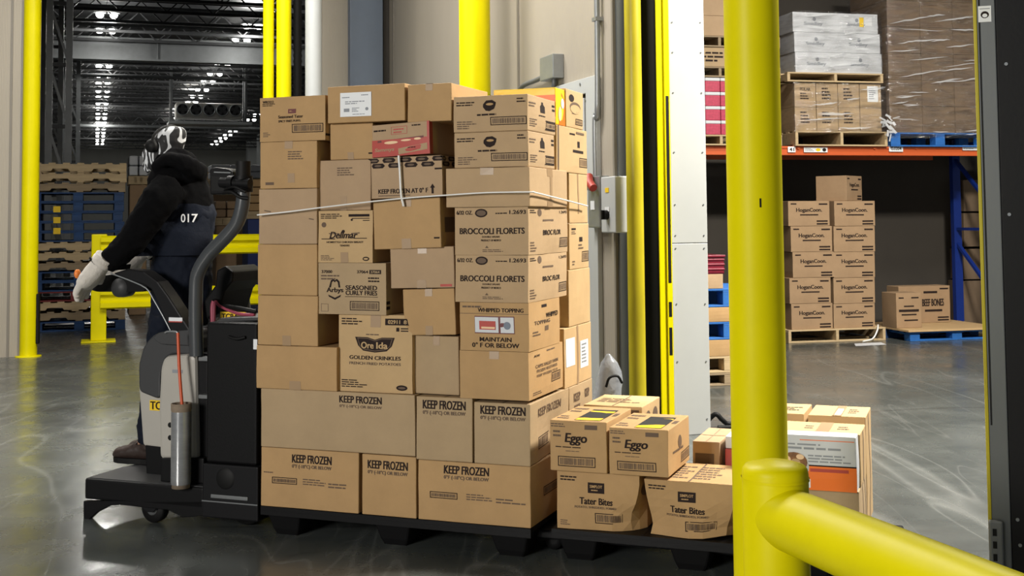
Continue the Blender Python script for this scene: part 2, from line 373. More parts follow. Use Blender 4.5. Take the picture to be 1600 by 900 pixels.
def carton(name,w,d,h,base='kraft',prints=None,seed=0,bulge=.004,crush=None,tape=None,n=6,subs=None,windows=None):
    """one closed cardboard carton with softly bulged faces, worn edges, flaps seam and printed faces"""
    mb=MB(); mats=[base]
    def mi0(k):
        if k not in mats: mats.append(k)
        return mats.index(k)
    for face in 'FRLT':
        f,W_,H_=facemap(face,w,d,h,0)
        vs=[f(i/n,j/n) for j in range(n+1) for i in range(n+1)]
        mb.add(vs,[(j*(n+1)+i,j*(n+1)+i+1,(j+1)*(n+1)+i+1,(j+1)*(n+1)+i) for j in range(n) for i in range(n)],0)
    f,_,_=facemap('T',w,d,h,0)
    vs=[f(i/n,j/n)-Vector((0,0,h)) for j in range(n+1) for i in range(n+1)]
    mb.add(vs,[(j*(n+1)+i,j*(n+1)+i+1,(j+1)*(n+1)+i+1,(j+1)*(n+1)+i) for j in range(n) for i in range(n)],0)
    f,_,_=facemap('F',w,d,h,0)
    vs=[f(i/n,j/n)+Vector((0,d,0)) for j in range(n+1) for i in range(n+1)]
    mb.add(vs,[(j*(n+1)+i,j*(n+1)+i+1,(j+1)*(n+1)+i+1,(j+1)*(n+1)+i) for j in range(n) for i in range(n)],0)
    pr=dict(prints or {})
    if tape is None: tape='F'
    top=list(pr.get('T',[]))
    if 'notop' not in tape:
        if w>=d: top=[('r',0,.495,1,.505,'ink_soft')]+top
        else: top=[('r',.49,0,.51,1,'ink_soft')]+top
    if 'X' in tape: top.append(('r',.42,0,.58,1,'tape',.0003)); pr['F']=list(pr.get('F',[]))+[('r',.42,.82,.58,1,'tape')]
    if 'B' in tape: pr['F']=list(pr.get('F',[]))+[('r',.42,0,.56,.2,'tape')]
    if 'U' in tape: pr['F']=list(pr.get('F',[]))+[('r',.44,.84,.58,1,'tape')]
    if 'S' in tape: pr['R']=list(pr.get('R',[]))+[('r',.44,.8,.58,1,'tape'),('r',.44,0,.58,.16,'tape')]
    pr['T']=top
    for face,items in pr.items(): draw(mb,facemap(face,w,d,h),items,mi0)
    sx=seed*3.17
    def deform(p):
        a=1-(2*p.x/w)**2; b=1-(2*p.y/d)**2; c=1-(2*p.z/h-1)**2
        a,b,c=max(a,0),max(b,0),max(c,0)
        k=noise.noise(Vector((p.x*4+sx,p.y*4,p.z*4)))*.9
        q=Vector(p)
        if abs(abs(p.y)-d/2)<.01: q.y+=math.copysign(bulge*a*c*(1+k)-(1-a*c)*0,p.y)
        if abs(abs(p.x)-w/2)<.01: q.x+=math.copysign(bulge*b*c*(1+k),p.x)
        if p.z>h-.01: q.z-=bulge*.5*(1+k)*a*b
        # worn corners
        q+=Vector((noise.noise(Vector((sx,p.z*7,p.y*5))),noise.noise(Vector((p.x*6,sx+5,p.z*7))),noise.noise(Vector((p.x*5,p.y*5,sx+9)))*.5))*.0025
        if crush:
            for (cx,cy,cz,rad,dx,dy,dz) in crush:
                dd=(Vector((p.x-cx*w/2,p.y-cy*d/2,p.z-cz*h))).length/rad
                if dd<1: 
                    t=(1-dd)**1.4; q+=Vector((dx,dy,dz))*t
        return q
    # weld the shell so the edges can be rounded
    me=bpy.data.meshes.new(name); me.from_pydata([tuple(deform(v)) for v in mb.v],[],mb.f)
    for m in mats: me.materials.append(M[m])
    for p,mi in zip(me.polygons,mb.m): p.material_index=mi
    nshell=6*(n+1)**2
    bm=bmesh.new(); bm.from_mesh(me); bm.verts.ensure_lookup_table()
    bmesh.ops.remove_doubles(bm,verts=bm.verts[:nshell],dist=1e-5)
    fs=[f for f in bm.faces if f.material_index==0]; bmesh.ops.recalc_face_normals(bm,faces=fs)
    bm.to_mesh(me); bm.free()
    o=bpy.data.objects.new(name,me); COL.objects.link(o)
    b=o.modifiers.new('bevel','BEVEL'); b.width=.004; b.segments=2; b.limit_method='ANGLE'; b.angle_limit=R(50)
    return o
# ================================================================== SETTING
GA=R(-18.9)
BL=Frame((0,0),GA)                                   # building grid: u along the cross walls, v along the aisles
p=floorpt(47,560); VB=Vector((p.x,p.y,0)).dot(BL.v)+.24   # the cross wall on the left stands just behind its bollard
H=7.3
f=MB(); f.add([(-90,-6,0),(45,-6,0),(45,150,0),(-90,150,0)],[(0,1,2,3)]); struct(f.build('floor','concrete'))
ceil=MB(); ceil.box(-90,45,-6,150,H,H+.1); cl=struct(ceil.build('ceiling','dark_steel'))
# cross wall, left part (frame left of the left opening)
uL=BL.px(34,400,VB)[0]; uC=BL.px(608,400,VB)[0]; uR=BL.px(500,400,VB)[0]
def wallbox(name,fr,u0,u1,v0,v1,z0,z1,m='panel'):
    b=MB(); b.box(u0,u1,v0,v1,z0,z1); o=b.build(name,m); place(o,fr,0,0,0); return struct(o)
wallbox('wall_left',BL,uL-9,uL,VB,VB+.2,0,H)
wallbox('wall_front',BL,uR,uC,VB,VB+.2,0,H)
# joint strips of the left wall
b=MB(); 
for x in (14,): 
    u=BL.px(x,400,VB)[0]; b.box(u-.012,u+.012,VB-.012,VB,0,H)
b.box(uL-.03,uL+.012,VB-.02,VB+.21,0,H)
struct(place(b.build('trim_1','panel_trim'),BL,0,0))
# aisle wall running toward the camera from the corner
C=BL.w(uC,VB); WA=Frame((C.x,C.y),R(90-18.9))
LA=WA.px(964,400,0)[0]
wallbox('wall_right',WA,0,LA,0,.22,0,H)
b=MB()
for x in (811,615):
    u=WA.px(x,100,0)[0]; b.box(u-.02,u+.02,-.012,0,0,H)
b.box(LA-.02,LA+.01,-.015,.235,0,H)
struct(place(b.build('trim_2','panel_trim'),WA,0,0))
# blue grey corner column and dark cover in the corner
b=MB(); u0=BL.px(546,400,VB-.1)[0]; u1=BL.px(598,400,VB-.1)[0]; b.box(u0,u1,VB-.16,VB-.005,0,H)
o=place(b.build('corner_column','bluegrey',bevel=.01),BL,0,0); tag(o,'blue grey painted square column in the corner of the taupe panel wall','column')
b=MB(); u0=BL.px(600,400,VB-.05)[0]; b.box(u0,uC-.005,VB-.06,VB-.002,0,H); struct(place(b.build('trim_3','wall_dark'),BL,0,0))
# near end: doorway side facing the camera
N=WA.w(LA+.02,.0); E=Frame((N.x,N.y),GA)
def epx(x,v=0): return E.px(x,400,v)[0]
def strip(name,fr,u0,u1,v0,v1,z0,z1,m,bevel=.006):
    b=MB(); b.box(0,u1-u0,0,v1-v0,0,z1-z0); o=b.build(name,m,bevel=bevel); return place(o,fr,u0,v0,z0)
ZT=5.2
struct(strip('trim_4',E,epx(967),epx(984),-.02,.2,0,ZT,'alu'))
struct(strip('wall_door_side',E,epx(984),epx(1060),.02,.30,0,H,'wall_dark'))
o=strip('door_seal',E,epx(1005,-.12),epx(1036,-.12),-.12,.0,0,ZT,'rubber',.01); tag(o,'tall black rubber seal between two yellow strips at the cold room doorway','door seal')
# yellow angle guard with black slots
t=empty('corner_guard',E,epx(1032,-.23),-.212,0); wg=epx(1051,-.23)-epx(1032,-.23)
b=MB(); b.box(0,wg*.55,0,.01,0,4.6); b.box(wg*.55,wg,-.012,.01,0,4.6); b.build('angle_plate','yellow',t,bevel=.004)
for (y0,y1) in ((472,495),(512,555),(150,442)):
    u0,z1=E.px(1040,y0,-.22); u1,z0=E.px(1047,y1,-.22); 
    s=MB(); 
    s.box(wg*.66,wg*.9,-.0135,-.0115,z0,z1); s.build('slot','rubber',t)
tag(t,'bright yellow steel corner guard with black slots beside the white door panel','corner guard')
# white screwed panel column (doorway jamb)
u0,u1=epx(1050,-.2),epx(1106,-.2)
t=empty('jamb_panel',E,u0,-.2,0)
zj=E.px(1080,380,-.2)[1]
for z0,z1 in ((0,zj-.002),(zj+.002,4.6)):
    b=MB(); b.box(0,u1-u0,0,.42,z0,z1); b.build('cover_sheet','white',t,bevel=.004)
for y in (82,145,238,320,368,388,475,565,655,-10,35):
    for x in ((1052,1086) if y<360 else (1064,1099)):
        uu,zz=E.px(x+ (0),y,-.2); du=.03 if x in(1052,1064) else (u1-u0)-.03
        s=MB(); s.cyl((du,0,zz),(du,-.004,zz),.006,n=8); s.build('screw','steel',t)
tag(t,'white painted doorway jamb faced with screwed sheets, right of the yellow corner guard','door jamb')
# square yellow post in front of the wall end
def bollard(name,fr,u,v,r,h,m,label,cat='bollard',group=None,cap=True,n=32,loc=None):
    t=empty(name,fr,u,v,0); b=MB()
    b.lathe([(r,0),(r,h-.02),(r*.97,h-.005),(r*.86,h)],n=n); b.build('pipe',m,t)
    b=MB(); b.lathe([(r*1.5,0),(r*1.5,.012),(r*1.02,.014)],n=n); b.build('base_plate',m,t)
    tag(t,label,cat,group); return t
bollard('bollard',E,epx(993.5,-.30),-.30,.061,4.6,'yellow_old','scuffed yellow pipe post left of the black door seal')
# yellow post on the aisle wall
fu,_=BL.px(742,300,0); 
q=ray(742,300); d=10.6; X=EYE+q*(d/q.y)
G0=Frame((0,0),0)
def at_depth(x,y,d):
    q=ray(x,y); p=EYE+q*(d/q.y); return p
p=at_depth(742,100,11.0); bollard('bollard',G0,p.x,p.y,.142,5.4,'yellow','thick yellow pipe post rising behind the top of the tall box load')
# pipes beside the left opening
for x,w,m,lab in ((419.5,17,'yellow','thinner yellow pipe post, left of the pair behind the load'),(443.5,23,'yellow','thicker yellow pipe post, right of the pair behind the load'),(490,26,'white','white pipe standing against the wall next to the black ribbed hose')):
    p=at_depth(x,100,13.6); r=w/F*p.y/2
    bollard('bollard' if m=='yellow' else 'drain_pipe',G0,p.x,p.y,r,6.2,m,lab,'bollard' if m=='yellow' else 'pipe')
p=at_depth(465,100,14.2); b=MB()
b.lathe([(.055 if i%2 else .045,i*.035) for i in range(190)],n=14); o=place(b.build('ribbed_hose','rubber'),G0,p.x,p.y,0); tag(o,'black ribbed hose standing between the yellow and white pipes','hose')
# left bollard
p=floorpt(44,557); t=bollard('bollard',G0,p.x,p.y,.1,6.0,'yellow','tall yellow pipe post at the far left wall edge')
b=MB(); b.box(.095,.13,-.03,.03,.15,.75); b.build('bumper_strip','rubber',t,bevel=.01)
# ------------------------------------------------------------------ things on the aisle wall
def wa(x,y,v=0): return WA.px(x,y,v)
# personnel door with white frame
ur,zt=wa(938,117); ui,zi=wa(922,146); uf,_=wa(862,133)
w0=wa(815,300)[0]
t=empty('white_door',WA,0,0,0)
b=MB(); fo=[(w0,0),(w0,zt),(ur,zt),(ur,0),(ui,0),(ui,zi),(w0+.15,zi),(w0+.15,0)]
b.prism(fo,'y',-.04,-.001); b.build('door_frame','white',t,bevel=.004)
b=MB(); b.box(w0+.16,ui-.055,-.03,-.002,.02,zi-.03); b.build('door_leaf','white',t,bevel=.004)
b=MB(); b.box(w0+.15,ui,-.012,-.001,0,zi); b.build('door_gap','rubber',t)
uh,zh=wa(922,420)
b=MB(); b.cyl((uh-.06,-.03,zh),(uh-.06,-.09,zh),.02); b.box(uh-.17,uh-.04,-.10,-.085,zh-.012,zh+.012); b.build('door_handle','steel',t,bevel=.003)
for x,y in ((914,132),(922,157)):
    u,z=wa(x,y); s=MB(); s.cyl((u,-.045,z),(u,-.035,z),.012,n=10); s.build('screw','steel',t)
tag(t,'white personnel door with wide white frame behind the right side of the load','door')
# disconnect switch with red handle, white control box, conduit
u0,z1=wa(918,276,-.09); u1,z0=wa(937,356,-.09)
t=empty('disconnect_switch',WA,u0,-.09,z0)
b=MB(); b.box(0,u1-u0,0,.088,0,z1-z0); b.build('enclosure','galv',t,bevel=.008)
b=MB(); hz=(z1-z0); b.tube([(.10,-.03,hz*1.0),(.15,-.045,hz*.88),(.22,-.045,hz*.76)],.032,n=10); b.build('red_handle','maroon' if False else 'red',t)
b=MB(); b.cyl((.08,0,hz*.8),(.08,-.03,hz*.8),.03); b.build('pivot','steel',t)
b=MB(); b.box(.06,.14,-.004,0,hz*.35,hz*.52); b.build('rating_label','label',t)
tag(t,'grey disconnect switch with a red lever handle on the taupe wall','switch box')
u0,z1=wa(938.5,277,-.1); u1,z0=wa(962,364,-.1)
t=empty('control_box',WA,u0,-.10,z0); w_,h_=u1-u0,z1-z0
b=MB(); b.box(0,w_,0,.099,0,h_); b.build('enclosure','white',t,bevel=.008)
b=MB(); b.cyl((w_*.45,0,h_*.32),(w_*.45,-.03,h_*.32),.035); b.box(w_*.45-.012,w_*.45+.012,-.05,-.02,h_*.32-.035,h_*.32+.035); b.build('knob','rubber',t,bevel=.003)
b=MB(); b.box(w_*.3,w_*.6,-.004,0,h_*.38,h_*.46); b.build('knob_label','label',t)
b=MB(); b.prism([(w_*.33,h_*.72),(w_*.57,h_*.72),(w_*.57,h_*.8),(w_*.33,h_*.8)],'y',-.004,0); b.build('warning_label','yellow_print',t)
tag(t,'pale grey control box with black knob and yellow label right of the switch','control box')
u,z=wa(928,277,-.03); b=MB(); b.tube([(u+.06,-.04,z),(u+.06,-.04,z+.45),(u+.12,-.04,z+.75),(u+.12,-.04,z+3.6)],.022,n=10)
for q in (1.2,2.2): b.box(u+.08,u+.16,-.065,-.001,z+q,z+q+.03)
o=place(b.build('conduit','galv'),WA,0,0); tag(o,'grey conduit climbing the wall above the two switch boxes','conduit')
u0,z1=wa(843,91,-.1); u1,z0=wa(864,121,-.1)
t=empty('junction_box',WA,u0,-.1,z0); b=MB(); b.box(0,u1-u0,0,.099,0,z1-z0); b.build('box','galv',t,bevel=.006)
um,zm=wa(812,136,-.05); b=MB(); b.tube([(.02,.05,.05),(-.2,.05,.04),(um-u0+.06,.05,.02),(um-u0,.05,-.08),(um-u0,.05,-.6)],.022,n=10); b.build('flex_conduit','mid_steel',t)
b=MB(); b.tube([(.2,.05,.02),(.2,.05,-.05),(.12,.05,-.12),(.05,.05,-.15),(.05,.05,-.5)],.02,n=10); b.build('flex_conduit','mid_steel',t)
tag(t,'small grey junction box with bent conduit high on the taupe wall','junction box')
# plastic bag slumped by the wall
p=at_depth(950,590,7.6); 
b=MB(); rnd=random.Random(4)
zb=max(.0,at_depth(945,596,7.6).z)
t=empty('plastic_bag',G0,p.x,p.y,0)
rings=[]
zt_=at_depth(950,553,7.6).z
for k in range(15):
    a=k/14; r=.095*(1-a**3)**.5+.01; c=Vector((-.0+.012*math.sin(a*9),0,.004+(zt_-.004)*a)); rings.append([c+Vector((r*math.cos(q*.524)*(1+rnd.uniform(-.12,.12)),r*.8*math.sin(q*.524)*(1+rnd.uniform(-.12,.12)),0)) for q in range(12)])
b.loft(rings,sm=True); b.build('bag','bag',t)
b=MB(); b.build('none','black',t) if False else None
b=MB(); b.tube([(-.02,-.10,zb-.02),(.0,-.11,zb+.035),(.05,-.10,zb+.045),(.08,-.07,zb-.0)],.008,n=8); b.build('handle','rubber',t)
tag(t,'tall cloudy plastic bag with a black handle standing by the wall','bag')
# ------------------------------------------------------------------ left hall
# far wall with roof joists
wallbox('wall_far',BL,-40,11,92,92.3,0,H,'wall_far')
wallbox('wall_far_right',BL,10.6,10.8,60,92,0,H,'wall_far')
for i in range(5):
    v=62+i*6.0; struct(strip('trim_5',BL,10.0,10.6,v,v+1.2,0,H,'white',.01))
wallbox('wall_back_left',BL,-22,-21.8,VB,92,0,H,'wall_dark')
# joists under the roof: truss each, one mesh shared
jb=MB(); jb.box(-16,14,-.04,.04,-.07,0); jb.box(-16,14,-.05,.05,-.62,-.55)
x=-16
while x<13.5:
    jb.bar((x,0,-.58),(x+.55,0,-.04),.03,.03); jb.bar((x+.55,0,-.04),(x+1.1,0,-.58),.03,.03); x+=1.1
jm=None
v=VB+1.2; k=0
while v<91:
    if jm is None: o=jb.build('joist','dark_steel',cl); jm=o
    else: o=jm.copy(); COL.objects.link(o); o.parent=cl
    place(o,BL,0,v,H-.01); v+=1.7 if v<60 else 3.4; k+=1
# main girder
def girder(y0,y1,d,name,lab):
    u,z1=BL.px(250,y0,d); u,z0=BL.px(250,y1,d)
    b=MB(); b.box(-14,14,-.2,.2,z0-z0,.05); b.box(-14,14,-.2,.2,z1-z0-.05,z1-z0); b.box(-14,14,-.015,.015,0,z1-z0)
    for i in range(8): b.box(-12+i*3.4,-11.97+i*3.4,-.19,.19,.02,z1-z0-.03)
    o=place(b.build(name,'mid_steel'),BL,0,d,z0); tag(o,lab,'girder'); return o
girder(62,97,36,'steel_girder','wide grey steel girder crossing under the dark roof')
for y,d,r in ((14,31,.05),(42,31,.04),(121,41,.05),(143,52,.07),(198,66,.09)):
    u,z=BL.px(250,y,d); z=min(z,H-.1); b=MB(); b.cyl((-14,0,0),(14,0,0),r,n=8)
    o=place(b.build('roof_pipe','mid_steel'),BL,0,d,z)
    tag(o,{14:'thin grey pipe crossing nearest the top of the photo under the dark roof',42:'thin grey pipe crossing just above the wide steel girder',121:'thin grey pipe crossing just below the wide steel girder',143:'grey pipe crossing above the fan cooler',198:'grey pipe crossing just below the fan cooler'}[y],'pipe','pipes under the dark roof')
# hanging conduits of the sprinkler lines
# rack frame towers at the left
def tower(d,x0,x1,ybase,lab,nb=5,grp=None):
    t=empty('rack_frame',BL,BL.px(x0,200,d)[0],d,0); w=BL.px(x1,200,d)[0]-BL.px(x0,200,d)[0]
    for q,n_ in ((0,'upright'),(w,'upright')):
        b=MB(); b.box(q-.06,q+.06,-.06,.06,0,H-.3); b.build(n_,'mid_steel',t)
    for i in range(nb):
        z=H-.5-i*1.15; b=MB(); b.box(0,w,-.03,.03,z,z+.07); b.build('crossbar','dark_steel',t)
        if i<nb-1: b=MB(); b.bar((0,0,z),(w,0,z-1.1),.05,.05); b.build('diagonal_brace','mid_steel',t)
    tag(t,lab,'rack',grp); return t
tower(24,76,107,0,'dark steel rack frame standing just right of the left yellow post',6)
tower(30,66,94,0,'dark steel rack frame partly behind the first one, by the left post',6)
tower(38,98,122,0,'slimmer dark steel rack frame further back beside the lamp row',5)
# lamps in three rows
def lampfix():
    t=empty('ceiling_lamp',BL,0,0,0)
    for x in (-.17,.17):
        b=MB(); b.lathe([(.02,.10),(.10,.09),(.15,.0),(.155,-.01)],c=(x,0,0),n=14); b.build('reflector','mid_steel',t)
        b=MB(); b.sph((x,0,-.06),.098,n=6,sc=(1,1,.85)); b.build('lamp','lamp',t)
    b=MB(); b.cyl((0,0,.08),(0,0,.3),.012,n=6); b.build('hanger','mid_steel',t); return t
def copytree(o,parent=None):
    c=o.copy(); COL.objects.link(c); c.parent=parent
    for ch in list(o.children): copytree(ch,c)
    return c
LZ=H-.32; proto=None
ordn=['nearest','second','third','fourth','fifth','sixth','seventh','eighth','ninth','tenth','eleventh','twelfth','thirteenth','fourteenth','fifteenth','sixteenth','seventeenth','eighteenth','nineteenth','twentieth','twenty-first','twenty-second']
for row,(x,y,n,side) in {'left row':(167,20,22,'dark steel racks'),'middle row':(395,38,15,'wide girder'),'right row':(403,178,9,'far right wall')}.items():
    u0,v0=BL.atz(x,y,LZ); step=.0835 if row!='right row' else .048
    for i in range(n):
        v=v0*(1+step*i)
        if v>90: break
        t=proto if proto is None else copytree(proto)
        if proto is None: proto=t=lampfix()
        place(t,BL,u0,v,LZ)
        tag(t,f'bright twin ceiling lamp, {ordn[i]} from the camera in the {row} of the big hall','ceiling lamp',f'twin ceiling lamps in the {row}')
        if i%4==0 and row!='right row' and i<17:
            l=bpy.data.lights.new('hall_lamp','POINT'); l.energy=150; l.color=(1,.98,.92); l.shadow_soft_size=.25
            lo=bpy.data.objects.new('hall_lamp',l); COL.objects.link(lo); lo.location=BL.w(u0,v,LZ-.35)
# fan cooler
d=44; u0,z1=BL.px(275,160,d); u1,z0=BL.px(378,186,d); t=empty('fan_cooler',BL,u0,d,z0); w_=u1-u0; h_=z1-z0
b=MB(); b.box(0,w_,0,.8,0,h_); b.build('casing','putty',t,bevel=.03)
for i in range(5):
    cx=w_*(.1+.2*i); rr=h_*.36
    s=MB(); s.lathe([(rr*1.12,-.0),(rr*1.12,-.06),(rr*.96,-.06),(rr*.96,-.02)],c=(cx,0,h_*.55),n=24,axis='y'); fr=s.build('fan_ring','galv',t)
    s=MB(); s.cyl((cx,-.01,h_*.55),(cx,-.025,h_*.55),rr*.96,n=24); s.build('opening','window_dark',fr)
    s=MB(); s.cyl((cx,-.03,h_*.55),(cx,-.05,h_*.55),rr*.22,n=12)
    for k in range(4):
        a=k*math.pi/2+i*.3; s.bar((cx,-.04,h_*.55),(cx+rr*.9*math.cos(a),-.04,h_*.55+rr*.9*math.sin(a)),.12,.01,up=(0,1,0))
    s.build('fan_blade','dark_steel',fr)
b=MB(); b.box(-.25,w_+.35,-.15,1.1,-.22,-.12); b.build('drip_tray','white',t,bevel=.01)
for x in (-.15,w_+.15): b=MB(); b.box(x-.04,x+.04,.1,.16,-.12,H-z0-.001); b.box(x-.04,x+.04,.7,.76,-.12,H-z0-.001); b.build('hanger_bracket','mid_steel',t)
tag(t,'grey five fan evaporator cooler hanging under the dark roof','fan cooler')
# ------------------------------------------------------------------ pallets
def pallet_mesh(w,d,h,style,seed=0,blocky=False):
    rnd=random.Random(seed); b=MB(); t=.02
    if style=='stringer':   # stringers run away from the viewer: two wide openings in front
        for x in (0,w/2-.02,w-.04): b.box(x,x+.04,0,d,t,h-t)
        nb=6
        for i in range(nb):
            y=i*(d-.09)/(nb-1); j=rnd.uniform(-.004,.004); b.box(0+j,w+j,y,y+.09,h-t,h)
            if i in (0,2,5): b.box(0,w,y,y+.09,0,t)
    elif style=='side':     # the long notched stringer faces the viewer
        for y in (0,d/2-.02,d-.04):
            o=[(0,t),(w*.18,t),(w*.2,t+.035),(w*.36,t+.035),(w*.38,t),(w*.62,t),(w*.64,t+.035),(w*.8,t+.035),(w*.82,t),(w,t),(w,h-t),(0,h-t)]
            b.prism(o,'y',y,y+.04)
        for i in range(7):
            x=i*(w-.1)/6+rnd.uniform(-.004,.004); b.box(x,x+.1,0,d,h-t,h)
            if i in(0,3,6): b.box(x,x+.1,0,d,0,t)
    else:                   # block pallet
        for x in (0,w/2-.07,w-.14):
            for y in (0,d/2-.07,d-.14): b.box(x,x+.14,y,y+.14,t,h-2*t)
            b.box(x,x+.14,0,d,h-2*t,h-t)
        for y in (0,d/2-.07,d-.14): b.box(0,w,y,y+.14,0,t)
        for i in range(8):
            y=i*(d-.1)/7; b.box(0,w,y,y+.1,h-t,h)
    return b
def pallet(fr,u,v,z,w,d,h,style,m,label,group=None,seed=0,yaw=0):
    o=pallet_mesh(w,d,h,style,seed).build('pallet',m,bevel=.003,seg=1); place(o,fr,u,v,z,yaw); tag(o,label,'pallet',group); return o
# tall stacks of empty pallets at the left
d=19.2
zs=[0]; rnd=random.Random(2)
order=[('blue_wood','dark blue'),('wood_old','weathered'),('wood','pale wooden'),('red_wood','dull red'),('blue_wood','dark blue'),('blue_wood','dark blue'),('wood_old','weathered'),('wood','pale wooden'),('wood','pale wooden'),('blue_wood','dark blue'),('blue_wood','dark blue'),('blue_wood','dark blue'),('blue_wood','dark blue'),('blue_wood','dark blue'),('wood_old','weathered'),('wood','pale wooden'),('wood','pale wooden')]
PL=['lowest','second','third','fourth','fifth','sixth','seventh','eighth','ninth','tenth','eleventh','twelfth','thirteenth','fourteenth','fifteenth','sixteenth','topmost']
ux=BL.px(194,350,d)[0]
for k,(m,word) in enumerate(order):
    st='side' if 'wood' in m and 'blue' not in m and 'red' not in m else 'block'
    pallet(BL,ux-1.3+rnd.uniform(-.03,.03),d,k*.1455+.001*k,1.3,1.1,.1445,st,m,f'{word} pallet, {PL[k]} in the tall stack right of the left yellow post','stack of empty pallets by the left post',k)
for k,(m,word) in enumerate(order[3:]+order[:2]):
    st='side' if m in('wood','wood_old') else 'block'
    if k<15: pallet(BL,ux-2.72+rnd.uniform(-.03,.03),d+.3,k*.1455+.001*k,1.3,1.1,.1445,st,m,f'{word} pallet, {PL[k]} from the floor in the pallet stack behind the left yellow post','stack of empty pallets behind the left post',k)
# stickers on blue pallets as yellow blocks: small tags stapled to the pallets
for y in (327,344,361):
    u,z=BL.px(89,y,d-.01); b=MB(); b.box(-.05,.05,-.006,0,-.045,.045); o=place(b.build('pallet_tag','yellow_print'),BL,u,d-.006,z)
    tag(o,{327:'highest yellow tag on a dark blue pallet',344:'middle yellow tag of three on the dark blue pallets',361:'lowest yellow tag on a dark blue pallet'}[y],'tag','yellow tags on blue pallets')
# guard rail
d=17.4
t=empty('guard_rail',BL,BL.px(155,400,d)[0],d,0)
def rel(x,y): 
    u,z=BL.px(x,y,d); return u-BL.px(155,400,d)[0],z
def post(x):
    b=MB(); u=rel(x,400)[0]; b.box(u-.1,u+.1,-.1,.1,0.02,rel(155,366)[1]); b.build('post','yellow',t,bevel=.01)
    b=MB(); b.box(u-.22,u+.22,-.2,.2,0,.02); b.build('base_plate','yellow',t,bevel=.004)
    b=MB()
    for zz in (.75,.85,.95,1.05): b.cyl((u-.0,-.1,zz),(u,-.12,zz),.015,n=8)
    b.build('bolt','steel',t)
post(155); post(430); post(640)
for y0,y1 in ((368,399),(449,481)):
    z1=rel(200,y0)[1]; z0=rel(200,y1)[1]; hh=z1-z0
    prof=[(0,0),(-.05,.08),(-.05,.3),(0,.42),(0,.58),(-.05,.7),(-.05,.92),(0,1)]
    o2=[(-.1+a-.04,z0+c*hh) for a,c in prof]; o3=[(a+.008,c) for a,c in reversed(o2)]
    b=MB(); b.prism(o2+o3,'x',.02,6.6); b.build('rail','yellow',t)
tag(t,'yellow corrugated guard rail behind the driver, two rails high','guard rail')
# goods further back in the hall
def load(fr,d,x0,x1,y0,y1,m,name,label,cat,extra=None,depth=1.0,rows=3,cols=3):
    u0,z1=fr.px(x0,y0,d); u1,z0=fr.px(x1,y1,d); z0=max(z0,0)
    t=empty(name,fr,u0,d,0); w=u1-u0
    b=MB(); hh=(z1-z0)/rows; ww=w/cols
    for r_ in range(rows):
        for c_ in range(cols): b.box(c_*ww+.01,(c_+1)*ww-.01,0,depth,z0+r_*hh+.008,z0+(r_+1)*hh-.004)
    b.build('stacked_goods',m,t,bevel=.02)
    if z0>.12:
        b=pallet_mesh(w,depth,min(.144,z0),'block'); 
        for v_ in b.v: v_.z+=z0-.145
        b.build('pallet','wood',t)
        if z0>.35: 
            b=MB(); b.box(0.02,w-.02,.02,depth-.02,0,z0-.15); b.build('lower_goods',extra or 'kraft_dark',t,bevel=.02)
    tag(t,label,cat); return t
load(BL,22,201,232,243,275,'white_card','goods_pallet','small white goods load just right of the tall empty pallet stacks','pallet load',rows=2,cols=2,extra='kraft_dark')
load(BL,23,296,334,312,362,'deep_blue','goods_pallet','navy blue goods between the driver and the dark terminal','pallet load',rows=1,cols=1,extra='kraft_dark')
load(BL,30,330,420,257,279,'white_card','goods_pallet','low white wrapped load far behind the dark grab tube','pallet load',rows=2,cols=3,extra='kraft_dark')
load(BL,24,336,372,314,340,'kraft_dark','goods_pallet','brown carton load seen behind the dark grab tube','pallet load',rows=2,cols=2)
load(BL,24.2,386,420,280,330,'kraft','goods_pallet','tan carton load beside the left edge of the tall box load','pallet load',rows=4,cols=1,extra='deep_blue')
load(BL,45,236,330,262,320,'kraft_dark','goods_pallet','long brown goods load far behind the driver in the big hall','pallet load',rows=3,cols=5)
# ================================================================== RIGHT: RACK SEEN THROUGH THE DOORWAY
p=floorpt(1225,535); RK=Frame((p.x,p.y),R(-13.5))
def rp(x,y,v=0): return RK.px(x,y,v)
bz1=rp(1310,229)[1]; bz0=rp(1310,243)[1]
# dark wall behind the rack
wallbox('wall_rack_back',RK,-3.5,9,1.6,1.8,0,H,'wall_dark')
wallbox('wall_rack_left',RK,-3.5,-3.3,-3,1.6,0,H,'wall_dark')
t=empty('pallet_rack',RK,0,0,0)
b=MB(); b.box(-2.6,2.9,-.03,.03,bz0,bz1); b.box(-2.6,2.9,-.045,-.03,bz1-.03,bz1); b.build('load_beam','orange_steel',t,bevel=.005)
b=MB(); b.box(-2.6,2.9,1.1,1.16,bz0,bz1); b.build('load_beam','orange_steel',t)
b=MB()
for i in range(14): b.box(-2.4+i*.37,-2.35+i*.37,0,1.12,bz1-.03,bz1-.005)
b.box(-2.5,4.2,.04,1.1,bz1-.036,bz1-.03); b.build('wire_deck_and_shade','dark_steel',t)  # plain sheet added under the bars, run past the beam to shade below
uu=rp(1577,400)[0]
for q in (uu-.0,-2.65):
    for v in (0,1.1):
        b=MB(); b.box(q-.06,q+.06,v-.04+.09,v+.04+.09,0,H-.6); b.build('upright','blue_steel',t)
    for i in range(5):
        b=MB(); z=.3+i*1.2; b.bar((q,.1,z),(q,1.18,z+.9),.05,.04); b.bar((q,.1,z+1.1),(q,1.18,z+1.1),.05,.04); b.build('diagonal_brace','blue_steel',t)
